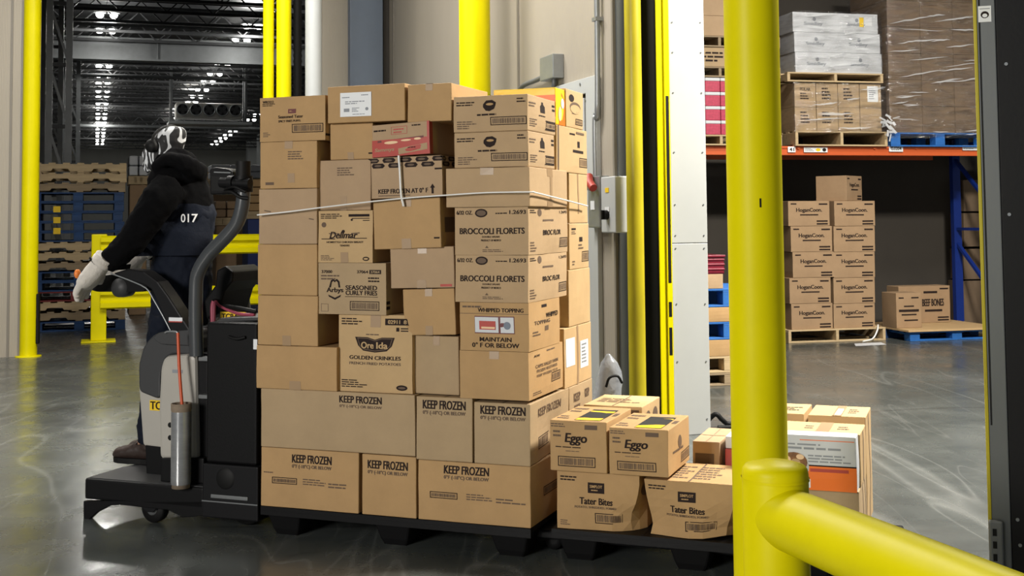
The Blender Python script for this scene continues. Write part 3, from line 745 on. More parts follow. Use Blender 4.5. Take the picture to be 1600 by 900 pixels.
def rlabel(x0,x1,y0,y1,m,name,txt=None,ink='ink'):
    u0,z1=rp(x0,y0,-.05); u1,z0=rp(x1,y1,-.05); w,h=u1-u0,z1-z0
    mb=MB(); mats=[m]; mi0=lambda k:(mats.append(k) or mats.index(k)) if k not in mats else mats.index(k)
    mb.box(u0,u1,-.052,-.0455,z0,z1)
    if txt: 
        fmp=(lambda s,t_,k=0: Vector((u0+w*s,-.0535-k,z0+h*t_)),w,h); draw(mb,fmp,txt,mi0)
    mb.build(name,mats,t)
rlabel(1231,1243,229,238,'label','number_plate',[('t','41',.5,.5,.62,.6)])
rlabel(1256,1293,230,238,'label','sticker_strip',[('e',.6,.5,.1,.32,'yellow_print'),('e',.86,.5,.08,.36,'ink'),('l',.05,.15,.45,.85,3,'grey_ink')])
rlabel(1389,1411,227,237,'label','location_plate',[('t','G3204',.5,.5,.75,.5)])
rlabel(1504,1528,227,235,'label','sticker_strip',[('l',.05,.15,.9,.85,2,'grey_ink')])
for x in (1248,1367,1432):
    u,z=rp(x,231,-.05); b=MB(); b.cyl((u,-.05,z),(u,-.03,z),.02,n=8); b.build('bolt','orange_steel',t)
tag(t,'orange beam and blue upright pallet rack beyond the doorway','pallet rack')
def rcart(x0,x1,y0,y1,v=0,d=.4,base='kraft_dark',prints=None,seed=0,name='cardboard_box',label='',cat='box',group=None,z=None,yaw=0,tape='F'):
    u0,z1=rp(x0,y0,v); u1,z0=rp(x1,y1,v)
    if z is not None: z0=z
    o=carton(name,u1-u0-.006,d,z1-z0-.002,base,prints,seed,bulge=.004,tape=tape,n=4); place(o,RK,(u0+u1)/2,v+d/2,z0,yaw); tag(o,label,cat,group); return z1
# wooden pallet and the two-column stack
u0,_=rp(1232,520,-.15); u1,_=rp(1384,520,-.15); zt=rp(1300,514,-.15)[1]
pallet(RK,u0,-.15,0,u1-u0,1.0,zt,'stringer','wood','wooden pallet on the floor under the two column carton stack')
Lg={'F':[('t','HoganCoon.',.5,.62,.62,.2,'ink'),('r',.28,.42,.72,.47,'ink'),('r',.06,.86,.2,.91,'ink'),('r',.74,.84,.95,.9,'ink'),('r',.68,.16,.95,.22,'ink'),('r',.68,.05,.95,.11,'ink')]}
ys=[514,475,434.5,394,353.5,314]
rown=['bottom','second','third','fourth','top']
for c,(xa,xb,nm) in enumerate(((1236,1302,'left'),(1302,1368,'right'))):
    z=zt
    for r_ in range(5):
        off=[0,-3,2,-1,-5][r_] if c==0 else [0,0,0,0,1][r_]
        z=rcart(xa+off,xb+(off if c==0 else 0),ys[r_+1],ys[r_],-.1,.5,'kraft_dark',Lg,r_*2+c,label=f'brown printed carton, {rown[r_]} row of the {nm} column on the wooden pallet',group='cartons in the two column stack',z=z)+.001
t_=carton('cardboard_box',.5,.42,rp(1300,275,.1)[1]-z,'kraft_dark',{'F':Lg['F'],'R':Lg['F']},5); place(t_,RK,rp(1316,300,.1)[0]+.02,.22,z,R(38)); tag(t_,'single brown carton turned corner on, topmost of the two column stack','box')
b=MB(); b.box(-.03,.03,-.003,0,-.02,.02)
# paper and strap on the floor
p=RK.atz(1356,538.5); b=MB(); b.add([(-.24,-.13,.004),(.2,-.1,.004),(.24,.1,.012),(-.12,.12,.006)],[(0,1,2,3)]); b.add([(-.24,-.13,.001),(.2,-.1,.001),(.24,.1,.009),(-.12,.12,.003)],[(0,1,2,3)]); o=place(b.build('paper_sheet','white_card'),RK,p[0],p[1],0); tag(o,'white sheet of paper lying on the floor in front of the wooden pallet','paper')
a=RK.P(1372,508,-.17); c_=RK.P(1345,532,-.3); b=MB(); b.tube([a-a,Vector((-.06,-.08,-.06)),Vector((-.14,-.1,-.16)),Vector((-.3,-.14,-a.z+.012))],.011,n=6); o=place(b.build('loose_strap','strap'),RK,a.x,a.y,a.z); tag(o,'loose white strap hanging off the wooden pallet to the floor','strap')
# blue pallet with cardboard sheet, cartons
u0,zz=rp(1418,500,-.35); zt=.145
pallet(RK,u0,-.4,0,1.35,1.2,.12,'block','blue_bright','bright blue pallet under a brown sheet on the floor')
b=MB(); b.box(0,1.42,0,1.25,0,.025); o=place(b.build('cardboard_sheet','kraft_warm',bevel=.003),RK,u0-.05,-.45,.121); tag(o,'flat cardboard sheet lying on the bright blue pallet','cardboard sheet')
pallet(RK,rp(1379,520,.1)[0],.1,0,max(.25,u0-.03-rp(1379,520,.1)[0]),1.0,.12,'block','blue_wood','dark blue pallet behind and left of the bright blue pallet')
zq=.122
ua,z1=rp(1388,458,-.1); ub,_=rp(1427,458,-.1)
o=carton('cardboard_box',ub-ua,.35,z1-.147,'kraft_dark',{'F':[('r',.1,.84,.3,.88),('r',.6,.84,.9,.88),('r',.3,.6,.7,.64),('r',.1,.46,.9,.53),('r',.2,.36,.8,.4),('r',.3,.2,.85,.24)]},3); 
u_sheet=u0-.05
place(o,RK,max((ua+ub)/2,u_sheet+(ub-ua)/2),.0,.148); tag(o,'small brown printed carton at the left end of the cardboard sheet','box')
ua,z1=rp(1400,448,.45); ub,_=rp(1485,448,.45)
o=carton('cardboard_box',ub-ua-.05,.3,z1-.147,'kraft_dark',{'F':[('t','BEEF BONES',.66,.55,.42,.2,'ink'),('r',.5,.3,.84,.36),('r',.48,.8,.75,.86),('r',.8,.9,.97,.94),('r',.75,.12,.97,.16),('r',.75,.05,.97,.09)]},4,name if False else .004); place(o,RK,(ua+ub)/2,.58,.148); tag(o,'long brown carton lying behind the small carton on the cardboard sheet','box')
# dark goods stored further right below the beam
for i,(x0,x1,y0,y1) in enumerate(((1503,1540,280,330),(1503,1540,332,385),(1503,1540,388,436),(1500,1540,438,482))):
    u0_,z1=rp(x0+3,y0,1.24); u1_,z0=rp(x1,y1,1.24)
    if i==3: z0=.0
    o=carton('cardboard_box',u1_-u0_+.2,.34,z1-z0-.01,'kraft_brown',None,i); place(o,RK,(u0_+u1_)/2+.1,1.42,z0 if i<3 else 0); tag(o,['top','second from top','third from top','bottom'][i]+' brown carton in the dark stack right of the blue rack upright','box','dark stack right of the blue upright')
# ---- upper shelf, left load
ZB=bz1
def shelfz(y,v=-.1): return rp(1300,y,v)[1]
u0,_=rp(1243,215,-.1); u1,_=rp(1387,215,-.1); h1=shelfz(205)-ZB
pallet(RK,u0,-.1,ZB,u1-u0,1.05,h1,'stringer','wood','wooden pallet resting directly on the orange rack beam, lower of two')
z=ZB+h1+.001
rows=[(205,168),(167,130)]
k=0
for r_,(yb,yt) in enumerate(rows):
    hh=(shelfz(130)-shelfz(205))/2-.001
    for c in range(4):
        x0=1242+c*34; x1=x0+33.6
        ua=rp(x0,180,-.08)[0]; ub=rp(x1,180,-.08)[0]
        pr={'F':[('l',.25,.3,.75,.85,4,'ink')]} if c<3 else None
        if r_==1 and c==0: pr={'F':[('t','POLAR',.5,.75,.5,.14),('l',.25,.3,.75,.62,3,'ink')]}
        if r_==1 and c==3: pr={'F':[('r',.35,.25,.85,.92,'label'),('l',.42,.35,.78,.85,6,'grey_ink',)]}
        o=carton('cardboard_box',ub-ua-.004,.9,hh-.002,'kraft_pale',pr,k+3,n=4); place(o,RK,(ua+ub)/2,-.08+.45,z); k+=1
        tag(o,f'tan carton under stretch film, {["lower","upper"][r_]} row, {["leftmost","second from left","third from left","rightmost"][c]} on the lower shelf pallet','box','film wrapped tan cartons on the shelf')
    z+=hh
ztop=z
def film(fr,u0,u1,v0,v1,z0,z1,label,folds,seed,group=None):
    t=empty('stretch_film',fr,u0,v0,z0); w,d,h=u1-u0,v1-v0,z1-z0; rnd=random.Random(seed)
    b=MB(); n=24; m_=10; per=[]
    for i in range(n): per.append((w*i/n,0))
    for i in range(m_): per.append((w,d*i/m_))
    for i in range(n): per.append((w-w*i/n,d))
    for i in range(m_): per.append((0,d-d*i/m_))
    rings=[]
    for k in range(14):
        zz=h*k/13; ring=[]
        for (x,y) in per:
            q=noise.noise(Vector((x*4+seed,y*4,zz*14)))*.008+.008
            ring.append(Vector((x+(q if x>w*.5 else -q)*(1 if x in(0,w) else 0),y-(q if y==0 else -q if y==d else 0),zz)))
        rings.append(ring)
    b.loft(rings,sm=True,caps=False); b.build('film_sheet','wrap',t,solid_normals=True)
    nf=0
    for i in range(folds):
        b=MB()
        x=rnd.uniform(0,w*.75); z=rnd.uniform(.03,h*.95); L=rnd.uniform(.15,.45)*w; s=rnd.uniform(-.05,.18); th=rnd.uniform(.004,.011)
        n_=6; up=[]; dn=[]
        for q in range(n_+1):
            xx=min(x+L*q/n_,w); zz=z+s*L*q/n_+rnd.uniform(-.006,.006); e=math.sin(math.pi*q/n_)*th+.001
            up.append((xx,-.02-rnd.uniform(0,.006),min(zz+e,h))); dn.append((xx,-.02,max(zz-e,0)))
        vs_=dn+up[::-1]; b.add(dn+up,[(q,q+1,n_+2+q,n_+1+q) for q in range(n_)]); b.build('film_gloss_fold','fold',t)  # pale ribbon puts the film's white gloss into colour along a fold
    tag(t,label,'stretch film',group); return t
film(RK,u0-.01,u1+.0-.02,-.1,.86,ZB+h1*.9,ztop+.01,'clear film wrapped around the tan cartons on the lower shelf pallet',9,3)
z=ztop+.012; h2=shelfz(114)-z
ua,_=rp(1228,120,-.12); ub,_=rp(1378,120,-.12)
pallet(RK,ua+.02,-.12,z,ub-ua,1.05,h2,'stringer','wood','upper wooden pallet on the shelf, between tan cartons and white boxes')
z+=h2+.001
tops=[(82,1243,1378),(51,1242,1376),(20,1240,1373)]; base=shelfz(112)
for i,(yt,xa,xb) in enumerate(tops):
    ua,_=rp(xa,80,-.1); ub,_=rp(xb,80,-.1); zt_=shelfz(yt); 
    lf=[('t','Smidley',.24,.42,.22,.22,'grey_ink'),('e',.25,.66,.02,.1,'grey_ink'),('t','Smidley',.74,.42,.22,.22,'grey_ink'),('e',.75,.66,.02,.1,'grey_ink')]
    if i==2: lf+=[('r',.78,.34,.83,.82,'yellow_print',.001),('r',.84,.4,.93,.85,'label',.0005)]
    o=carton('white_box',ub-ua,.9,zt_-z-.002,'white_card',{'F':lf},i+9,n=5); place(o,RK,(ua+ub)/2,-.1+.46,z); z=zt_
    tag(o,['bottom','middle','top'][i]+' white printed box of the three on the upper shelf pallet','box','white boxes on the upper shelf pallet')
film(RK,ua-.01,ub+.02,-.13,.84,shelfz(112),z+.01,'clear film around the three white boxes on the shelf',9,8)
# right load on blue pallet
u0,_=rp(1392,215,-.1); u1=u0+1.45; h1=shelfz(206)-ZB
pallet(RK,u0,-.1,ZB,u1-u0,1.05,h1,'block','blue_bright','blue pallet on the rack beam under the tall film wrapped load')
z=ZB+h1+.001; k=0
hh=(rp(1450,0,-.08)[1]-rp(1450,205,-.08)[1])/5
wc=(u1-u0)/3
for r_ in range(6):
    for c in range(3):
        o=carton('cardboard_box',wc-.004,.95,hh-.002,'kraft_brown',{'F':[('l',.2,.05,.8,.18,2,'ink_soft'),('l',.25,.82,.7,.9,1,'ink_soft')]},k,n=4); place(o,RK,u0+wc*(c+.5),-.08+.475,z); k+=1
        tag(o,f'brown carton under film in the tall shelf load, {["bottom","second","third","fourth","fifth","top"][r_]} row, {["left","middle","right"][c]} column','box','tall film wrapped brown cartons on the shelf')
    z+=hh
film(RK,u0-.02,u1+.02,-.1,.89,ZB+h1*.6,z+.01,'loose shiny film around the tall brown carton load on the rack',34,5)
# tangled film between the loads
b=MB(); rnd=random.Random(9); a=RK.P(1387,190,-.14)
for i in range(16):
    q=a+Vector((rnd.uniform(-.05,.05),rnd.uniform(-.05,.0),rnd.uniform(-.18,.13))); e=q+Vector((rnd.uniform(-.1,.1),rnd.uniform(-.03,.03),rnd.uniform(-.1,.1)))
    b.bar(q-a,e-a,rnd.uniform(.01,.035),.004,up=(0,1,.3))
o=place(b.build('film_tail','fold'),RK,a.x,a.y,a.z); tag(o,'bunched tail of clear film hanging between the two shelf loads','stretch film')
# top left load behind the post (visible strip between jamb and post)
u0,_=rp(1030,215,-.1); u1,_=rp(1222,215,-.1)
h1=shelfz(212)-ZB
pallet(RK,u0,-.1,ZB,u1-u0,1.05,h1,'stringer','wood','wooden pallet under pink cartons, left of the tall yellow post')
z=ZB+h1+.001; x=u0
hh=(shelfz(125)-shelfz(212))/4
for r_ in range(4):
    for c in range(8):
        wc=(u1-u0)/8; mb=MB(); mb.box(0,wc-.006,0,.3,0,hh*.76); mb.box(-.001,wc-.005,-.004,.304,hh*.76,hh-.002,1)
        if rp(1096,200,-.1)[0]<u0+wc*(c+1) and u0+wc*c<rp(1134,200,-.1)[0]:
            o=place(mb.build('tub',['pink_print','white_card'],bevel=.008),RK,u0+wc*c,-.1,z)
            tag(o,f'pink printed tub with white lid, {["bottom","second","third","top"][r_]} row on the shelf left of the tall post','tub','pink tubs on the shelf')
    z+=hh
for (ya,yb,m,nm,lab) in ((118,110,'wood_old','slip_board','dark wooden board above the pink tubs'),):
    pass
z0=shelfz(124)
pallet(RK,u0,-.1,z0,u1-u0,1.0,shelfz(108)-z0,'stringer','wood_old','dark wooden pallet on top of the pink tubs')
z=shelfz(107.5)
def lcart(y0,m,lab,prints=None):
    global z
    z1=shelfz(y0); w_=(u1-u0)/2
    o=carton('cardboard_box',u1-u0-.1,.8,z1-z-.002,m,prints,7,n=4); place(o,RK,(u0+u1)/2,.32,z); z=z1; tag(o,lab,'box')
lcart(78,'kraft_pale','pale brown carton between two pallets left of the tall post',{'F':[('l',.3,.2,.6,.8,3,'ink')]})
pallet(RK,u0,-.1,z,u1-u0,1.0,shelfz(61)-z,'stringer','wood_old','dark wooden pallet under the topmost pinkish cartons left of the tall post'); z=shelfz(60.5)
lcart(30,'kraft_pink','lower film wrapped pinkish carton at the top left of the rack')
lcart(-6,'kraft_pink','upper film wrapped pinkish carton at the top left of the rack')
# nearer mixed stack seen between jamb and tall post
p=floorpt(1130,603); NS=Frame((p.x,p.y),R(-13.5))
items=[(603,583,'wood_old','pallet','weathered wooden pallet at the bottom of the narrow stack behind the tall post'),
(583,557,'wood','pallet','pale wooden pallet, second from the floor in the narrow stack behind the tall post'),
(555,531,'kraft','cardboard_box','brown carton between wooden and blue pallets behind the tall post'),
(529,503,'blue_bright','pallet','lower bright blue pallet in the narrow stack behind the tall post'),
(502,480,'kraft','cardboard_box','brown carton between the two blue pallets behind the tall post'),
(479,451,'blue_bright','pallet','upper bright blue pallet in the narrow stack behind the tall post'),
(449,428,'kraft_pink','cardboard_box','pinkish carton under the maroon crate behind the tall post'),
(427,398,'maroon','crate','maroon plastic crate on top of the narrow stack behind the tall post')]
z=0
for yb,yt,m,kind,lab in items:
    z1=NS.px(1120,yt,0)[1]; ua=NS.px(1085,500,0)[0]; ub=NS.px(1196,500,0)[0]
    if kind=='pallet':
        pallet(NS,ua,-.0,z,ub-ua,.9,z1-z-.002,'block','blue_bright' if 'blue' in m else m,lab)
    elif kind=='crate':
        ub=NS.px(1133,500,0)[0]
        b=MB(); w=ub-ua; h=z1-z-.002
        b.box(0,w,0,.02,0,h); b.box(0,w,.38,.4,0,h); b.box(0,.02,.02,.38,0,h); b.box(w-.02,w,.02,.38,0,h); b.box(0,w,0,.4,0,.02)
        for q in (.25,.5,.75): b.box(-.004,w+.004,-.01,0,h*q-.008,h*q+.008)
        b.box(-.01,w+.01,-.015,0,h-.02,h)
        o=place(b.build('crate','maroon',bevel=.004),NS,ua,0,z); tag(o,lab,'crate')
    else:
        ub2=NS.px(1131,500,0)[0] if 'pinkish' in lab else ub
        o=carton('cardboard_box',ub2-ua,.8 if 'pinkish' not in lab else .4,z1-z-.002,m,None,int(yb),n=4); place(o,NS,(ua+ub2)/2,.4 if 'pinkish' not in lab else .2,z); tag(o,lab,'box')
    z=z1
# black hose loop on the floor by the jamb
p=floorpt(1128,668); b=MB(); b.tube([(-.12,.05,.02),(-.05,.0,.10),(0,0,.06),(.05,.02,.025),(.16,0,.02),(.1,-.1,.02),(-.05,-.12,.02)],.018,n=10); o=place(b.build('cable_loop','rubber'),G0,p.x,p.y,0); tag(o,'black cable looped on the floor at the foot of the white jamb','cable')
# ================================================================== FOREGROUND GUARDS
p=at_depth(1180,350,4.45); t=empty('tall_post',G0,p.x,p.y,0)
b=MB(); b.lathe([(.1,0),(.1,5.0)],n=48); b.build('pipe','yellow',t)
b=MB(); b.lathe([(.16,0),(.16,.015),(.102,.017)],n=32); b.build('base_plate','yellow',t)
zz=at_depth(1180,317,4.35).z; s=MB(); s.box(-.003,.003,-.1015,-.0995,zz-.016,zz+.016); s.build('scratch_mark','rubber',t)
tag(t,'tall thick yellow pipe post in the foreground, right of the loads','post')
P0=at_depth(1203,352,3.8); A=Vector((P0.x,P0.y,.69)); D=Vector((.335,-.942,0)).normalized(); Bp=A+D*2.4
t=empty('pipe_guard',G0,A.x,A.y,0); off=Vector((A.x,A.y,0))
for q,pp in enumerate((A,Bp)):
    c=pp-off; c.z=0
    b=MB(); b.lathe([(.101,0),(.101,.812),(.098,.825),(.090,.835),(.05,.846),(.0005,.850)],c=c,n=48,caps=False); b.build('post','yellow',t)
b=MB(); b.cyl(Vector((0,0,.685)),Vector((D.x*2.4,D.y*2.4,.685)),.094,n=48); b.build('rail','yellow',t)
b=MB(); b.lathe([(.104,-.004),(.104,.004)],c=(0,0,.795),n=48,caps=False); b.build('weld_bead','yellow',t)
tag(t,'low yellow pipe guard with a thick horizontal rail in the right foreground','guard rail')
# right hand black door leaf with aluminium edge
p=at_depth(1530,350,5.0); JF=Frame((p.x,p.y),R(20)); t=empty('sliding_door',JF,0,0,0)
b=MB(); b.box(.0,.014,-.024,-.018,.0,4.2); b.build('edge_strip','yellow_old',t,bevel=.003)
b=MB(); b.box(.002,.085,-.018,.10,.0,4.2); b.build('edge_channel','alu',t,bevel=.004)
b=MB(); b.box(.02,.026,-.0215,-.02,.75,3.05); b.build('channel_groove','rubber',t)
b=MB(); b.box(.086,1.3,-.012,.09,.02,4.2); b.build('door_panel','black_metal',t,bevel=.004)
for x,y in ((1572,100),(1577,335),(1590,812),(1594,852)):
    u,z=JF.px(x,y,-.015)
    s=MB(); s.cyl((u,-.012,z),(u,-.018,z),.007,n=10); s.build('screw','steel',t)
u0_,z1=JF.px(1527,10,-.022); u1_,z0=JF.px(1545,34,-.022)
mb=MB(); mats=['label']; mi0=lambda k:(mats.append(k) or mats.index(k)) if k not in mats else mats.index(k)
mb.box(.02,.07,-.0225,-.0205,z0,z1); draw(mb,(lambda s,t_,k=0: Vector((.02+.05*s,-.023-k,z0+(z1-z0)*t_)),.05,.06),[('e',.5,.45,.32,.22,'ink'),('e',.5,.4,.2,.12,'label',.0005),('r',.1,.8,.9,.85,'grey_ink')],mi0); mb.build('sticker',mats,t)
_,z1=JF.px(1553,812,-.03); _,z0=JF.px(1553,890,-.03)
b=MB(); b.box(.0,.055,-.05,-.02,z0,z1); br=b.build('latch_bracket','mid_steel',t,bevel=.008)
for q in (.2,.45,.7):
    s=MB(); s.box(.015,.03,-.0525,-.0495,z0+(z1-z0)*q,z0+(z1-z0)*(q+.14)); s.build('slot','rubber',br)
tag(t,'black insulated door leaf with aluminium edge at the right side','door')
# ================================================================== TRUCK FRAME
p=floorpt(407,790,.15); T=Frame((p.x,p.y),R(20.5))
P=T.P
# ------------------------------------------------------------------ big box load
uF=T.px(829,800,0)[0]
def bigpallet(name,u0,v0,w,d,label,grp):
    t=empty(name,T,u0,v0,0); b=MB()
    b.box(0,w,0,d,.128,.148); b.box(0,w,0,.03,.105,.128); b.box(0,w,d-.03,d,.105,.128)
    for i in range(1,12): b.box(w*i/12-.006,w*i/12+.006,.02,d-.02,.148,.1492)
    b.build('deck','black',t,bevel=.005)
    for i in range(3):
        for j in range(3):
            x=.12+(w-.24)*i/2; y=.12+(d-.24)*j/2; s=MB()
            s.loft([[Vector((x+sx*a,y+sy*a,zz)) for sx,sy in((-1,-1),(1,-1),(1,1),(-1,1))] for a,zz in((.062,.001),(.075,.03),(.1,.118))],sm=False)
            s.build('foot','black',t,bevel=.01)
    tag(t,label,'pallet',grp); return t
bigpallet('plastic_pallet',.0,0.0,uF+.0,1.02,'black plastic pallet under the tall box load','black plastic pallets')
u2=T.px(868,830,.06)[0]
bigpallet('plastic_pallet',u2-.015,.045,1.30,1.02,'black plastic pallet under the low box load, nearer the tall post','black plastic pallets')
placed=[]
SQ={}
def sb(x0,x1,yt,yb,v=0,d=.46,base='kraft',prints=None,label='',tape='F',tilt=0,yaw=0,seed=None,snap=True,name='cardboard_box',crush=None,grp=None,z0=None,bulge=.004,zt=None,xs=None):
    """front face given by where it stands on the load's front plane"""
    xm=(x0+x1)/2; u0=T.px(x0,(yt+yb)/2,v)[0]; u1=T.px(x1,(yt+yb)/2,v)[0]
    if xs: d=T.side(xs,(yt+yb)/2,u1)[0]-v
    top=T.px(xm,yt,v)[1] if zt is None else zt; bot=T.px(xm,yb,v)[1] if z0 is None else z0
    if snap:
        s=[q[4] for q in placed if q[0]<u1-.02 and q[1]>u0+.02 and q[2]<v+d-.02 and q[3]>v+.02 and abs(q[4]-bot)<.07]
        if s: bot=max(s)+.0015
    seed=len(placed)+1 if seed is None else seed
    o=carton(name,u1-u0-.005,d,top-bot,base,prints,seed,tape=tape,crush=crush,bulge=bulge)
    place(o,T,(u0+u1)/2,v+d/2,bot,yaw,0,0)
    if tilt:
        # leaning a little in the plane of the front face
        o.rotation_euler=(0,tilt,-T.a+yaw)
        o.rotation_mode='XYZ'
        o.location=T.w((u0+u1)/2,v+d/2,bot+abs(math.sin(tilt))*(u1-u0)/2)
        top+=abs(math.sin(tilt))*(u1-u0)/2
    placed.append((u0,u1,v,v+d,top))
    tag(o,label,'box',grp); return o
KF=[('t','KEEP FROZEN',.51,.82,.42,.13),('t','0°F (-18°C) OR BELOW',.51,.70,.42,.07,'ink')]
def kf(cx,w,y=.84,h=.14): return [('t','KEEP FROZEN',cx,y,w,h),('t','0°F (-18°C) OR BELOW',cx,y-h*.95,w,h*.55,'ink_soft')]
# bottom row
sb(407,561,703,797,0,.6,'kraft',{'F':kf(.53,.40)+[('b',.12,.40,.38,.51),('l',.44,.40,.68,.52,3),('l',.70,.38,.96,.48,2),('l',.03,.56,.15,.60,1)]},'widest left carton of the bottom row, marked keep frozen above a barcode',z0=.1505)
sb(565,651,712,805,0,.6,'kraft',{'F':kf(.48,.74)},'narrow carton marked keep frozen in the middle of the bottom row',z0=.1505)
sb(653,830,724,818,0,.6,'kraft',{'F':kf(.44,.40,.87)+[('b',.11,.38,.36,.49),('l',.44,.38,.68,.50,3),('l',.70,.36,.96,.46,2)],'R':[('b',.3,.4,.7,.55)]},'right end carton of the bottom row, with keep frozen print and shaded side',z0=.1505)
# second row
sb(407,649,612,703,0,.6,'kraft_pale',{'F':[('t','KEEP FROZEN',.66,.88,.27,.12),('t','0°F (-18°C) OR BELOW',.66,.76,.27,.06,'ink_soft')]},'widest pale carton of the second row, marked keep frozen at its right',tape='F')
sb(650,739,621,717,0,.6,'kraft_pale',{'F':kf(.5,.76,.88)},'pale narrow carton, second row, next to the widest one')
sb(740,829,630,724,0,.6,'kraft_pale',{'F':kf(.52,.80,.88),'R':[('t','KEEP FROZEN',.5,.8,.6,.14,'ink_soft'),('b',.2,.2,.6,.4)]},'pale carton at the right end of the second row, with slumped side',crush=[(1,.2,.3,.3,-.03,0,0)])
# third row
sb(400,527,541,607,-.01,.5,'kraft',None,'plain long low carton at the far left of the third row',tape='BF')
sb(529,645,492,613,.02,.5,'kraft_warm',{'F':[
 ('l',.04,.86,.36,.96,3,'ink'),('r',.64,.87,.96,.955,'ink'),('t','02911',.76,.912,.16,.05,'kraft_warm',0,.001),('t','8',.91,.912,.04,.05,'kraft_warm',0,.001),('r',.79,.79,.83,.84,'ink'),('r',.85,.82,.95,.835,'ink'),('r',.85,.79,.95,.805,'ink'),
 ('p',[(.23,.71),(.40,.71),(.5,.68),(.6,.71),(.77,.71),(.73,.60),(.66,.535),(.5,.515),(.34,.535),(.27,.60)],'ink'),('p',[(.26,.70),(.40,.70),(.5,.67),(.6,.70),(.745,.70),(.71,.60),(.65,.55),(.5,.53),(.35,.55),(.29,.60)],'ink_soft',.0004),('p',[(.27,.69),(.40,.69),(.5,.66),(.6,.69),(.73,.69),(.70,.60),(.64,.56),(.5,.54),(.36,.56),(.30,.60)],'ink',.0007),
 ('t','Ore',.40,.607,.17,.085,'kraft_warm',0,.0012),('t','Ida',.60,.607,.15,.085,'kraft_warm',0,.0012),('l',.38,.73,.62,.76,1),
 ('t','GOLDEN CRINKLES',.5,.445,.70,.05,'ink'),('t','FRENCH FRIED POTATOES',.5,.37,.70,.035,'ink_soft'),('l',.04,.05,.42,.16,4,'ink'),('e',.86,.07,.075,.035,'ink'),('e',.86,.07,.05,.015,'ink_soft',.0005)],'R':[('r',.1,.8,.4,.9,'ink_soft')]},'tall carton with a dark bowl shaped logo and golden crinkles print',tape='U')
sb(647,718,525,622,.05,.4,'kraft_pale',None,'plain square carton left of the carton below the whipped topping',tape='U')
sb(718,827,549,630,0,.5,'kraft',{'R':[('t','AW',.22,.88,.16,.05),('l',.5,.9,.9,.96,1),('t','CAPPS VALLEY FARM',.5,.66,.66,.07,'ink_soft'),('t','FROZEN VEGETABLES',.5,.56,.6,.06,'ink_soft'),('t','KEEP FROZEN TO 0',.5,.46,.6,.05,'ink_soft'),('b',.62,.22,.9,.42),('l',.1,.06,.4,.14,2)]},'plain fronted carton at the right edge directly under the whipped topping carton',tape='U',bulge=.007,xs=880)
# fourth row
sb(402,497,462,541,-.01,.5,'kraft',None,'plain carton, left column, third up from the pallet rows',tape='B')
sb(497,604,411,492,.0,.5,'kraft_pale',{'F':[
 ('t','37000',.13,.83,.16,.06),('l',.04,.66,.36,.78,2),('r',.76,.79,.93,.87,'ink'),('t','37064',.845,.83,.13,.05,'kraft_pale',0,.001),('t','37064',.66,.83,.16,.06),('l',.74,.62,.94,.74,2,'ink'),
 ('p',[(.16,.52),(.19,.66),(.23,.69),(.25,.66),(.28,.69),(.32,.64),(.33,.52),(.305,.52),(.295,.62),(.27,.65),(.25,.62),(.225,.65),(.205,.62),(.19,.52)],'ink'),
 ('t','Arbys',.25,.46,.25,.12),('p',[(.15,.38),(.25,.32),(.34,.38),(.33,.34),(.25,.28),(.16,.34)],'ink'),
 ('t','SEASONED',.64,.52,.46,.09),('t','CURLY FRIES',.64,.42,.46,.09),('r',.40,.34,.88,.35),('b',.47,.08,.90,.26,'ink_soft'),('o',.04,.05,.15,.2,.002,'ink_soft')],'R':[('r',.0,.1,.08,.16),('r',.0,.2,.08,.26)]},'carton printed with a hat logo and seasoned curly fries')
sb(631,713,453,522,.02,.45,'kraft',None,'small tilted plain carton right of the curly fries carton',tape='UB',tilt=R(-2.0))
sb(718,827,473,549,0,.44,'kraft',{'F':[('r',.0,.765,1,.775,'ink_soft'),('l',.04,.87,.32,.95,1,'ink_soft'),('t','WHIPPED TOPPING',.60,.845,.66,.085),
 ('r',.22,.36,.80,.72,'deep_red',.0002),('r',.225,.38,.57,.70,'white_card',.0008),('r',.29,.44,.53,.62,'red',.0016),('r',.32,.46,.52,.5,'cream',.0022),('r',.6,.38,.79,.70,'white_card',.0008),('e',.695,.53,.05,.08,'bluegrey',.0016),
 ('t','MAINTAIN',.52,.24,.46,.09),('t','0° F OR BELOW',.52,.12,.68,.10)],'R':[('r',.4,.86,.56,.92),('t','WHIPPED',.72,.68,.4,.1),('t','TOPPING',.4,.56,.5,.08,'ink_soft'),('r',.48,.36,.6,.46,'ink_soft'),('l',.1,.28,.35,.4,2)]},'carton with a cut window showing red and white tubs, marked maintain zero or below',xs=875)
# fifth row
sb(402,496,382,461,-.01,.5,'kraft',None,'plain carton, left column, level with the hat logo carton top',tape='F')
sb(497,583,329,410,.0,.5,'kraft_warm',{'F':[('l',.04,.84,.48,.95,3,'ink'),('r',.56,.88,.94,.93,'ink'),('r',.62,.84,.94,.855,'ink'),('e',.62,.82,.02,.02,'ink'),('r',.82,.80,.94,.815,'ink'),('e',.10,.73,.045,.05,'ink_soft'),
 ('t','Dellmar',.48,.53,.5,.13,'ink',.3),('p',[(.2,.57),(.4,.565),(.4,.55),(.2,.55)],'ink_soft'),('p',[(.62,.57),(.77,.58),(.77,.56),(.62,.55)],'ink_soft'),('e',.47,.60,.03,.03,'ink'),('r',.06,.45,.32,.465,'ink'),('r',.66,.46,.9,.475,'ink'),('t','HOMESTYLE CHICKEN BREAST',.5,.395,.68,.035),('t','TENDERS',.5,.33,.18,.035),
 ('l',.05,.04,.32,.15,4,'ink_soft'),('e',.88,.075,.06,.04,'ink'),('e',.88,.075,.04,.018,'kraft_warm',.0005)]},'warm tan carton printed with a dark script logo over two lines',tape='B')
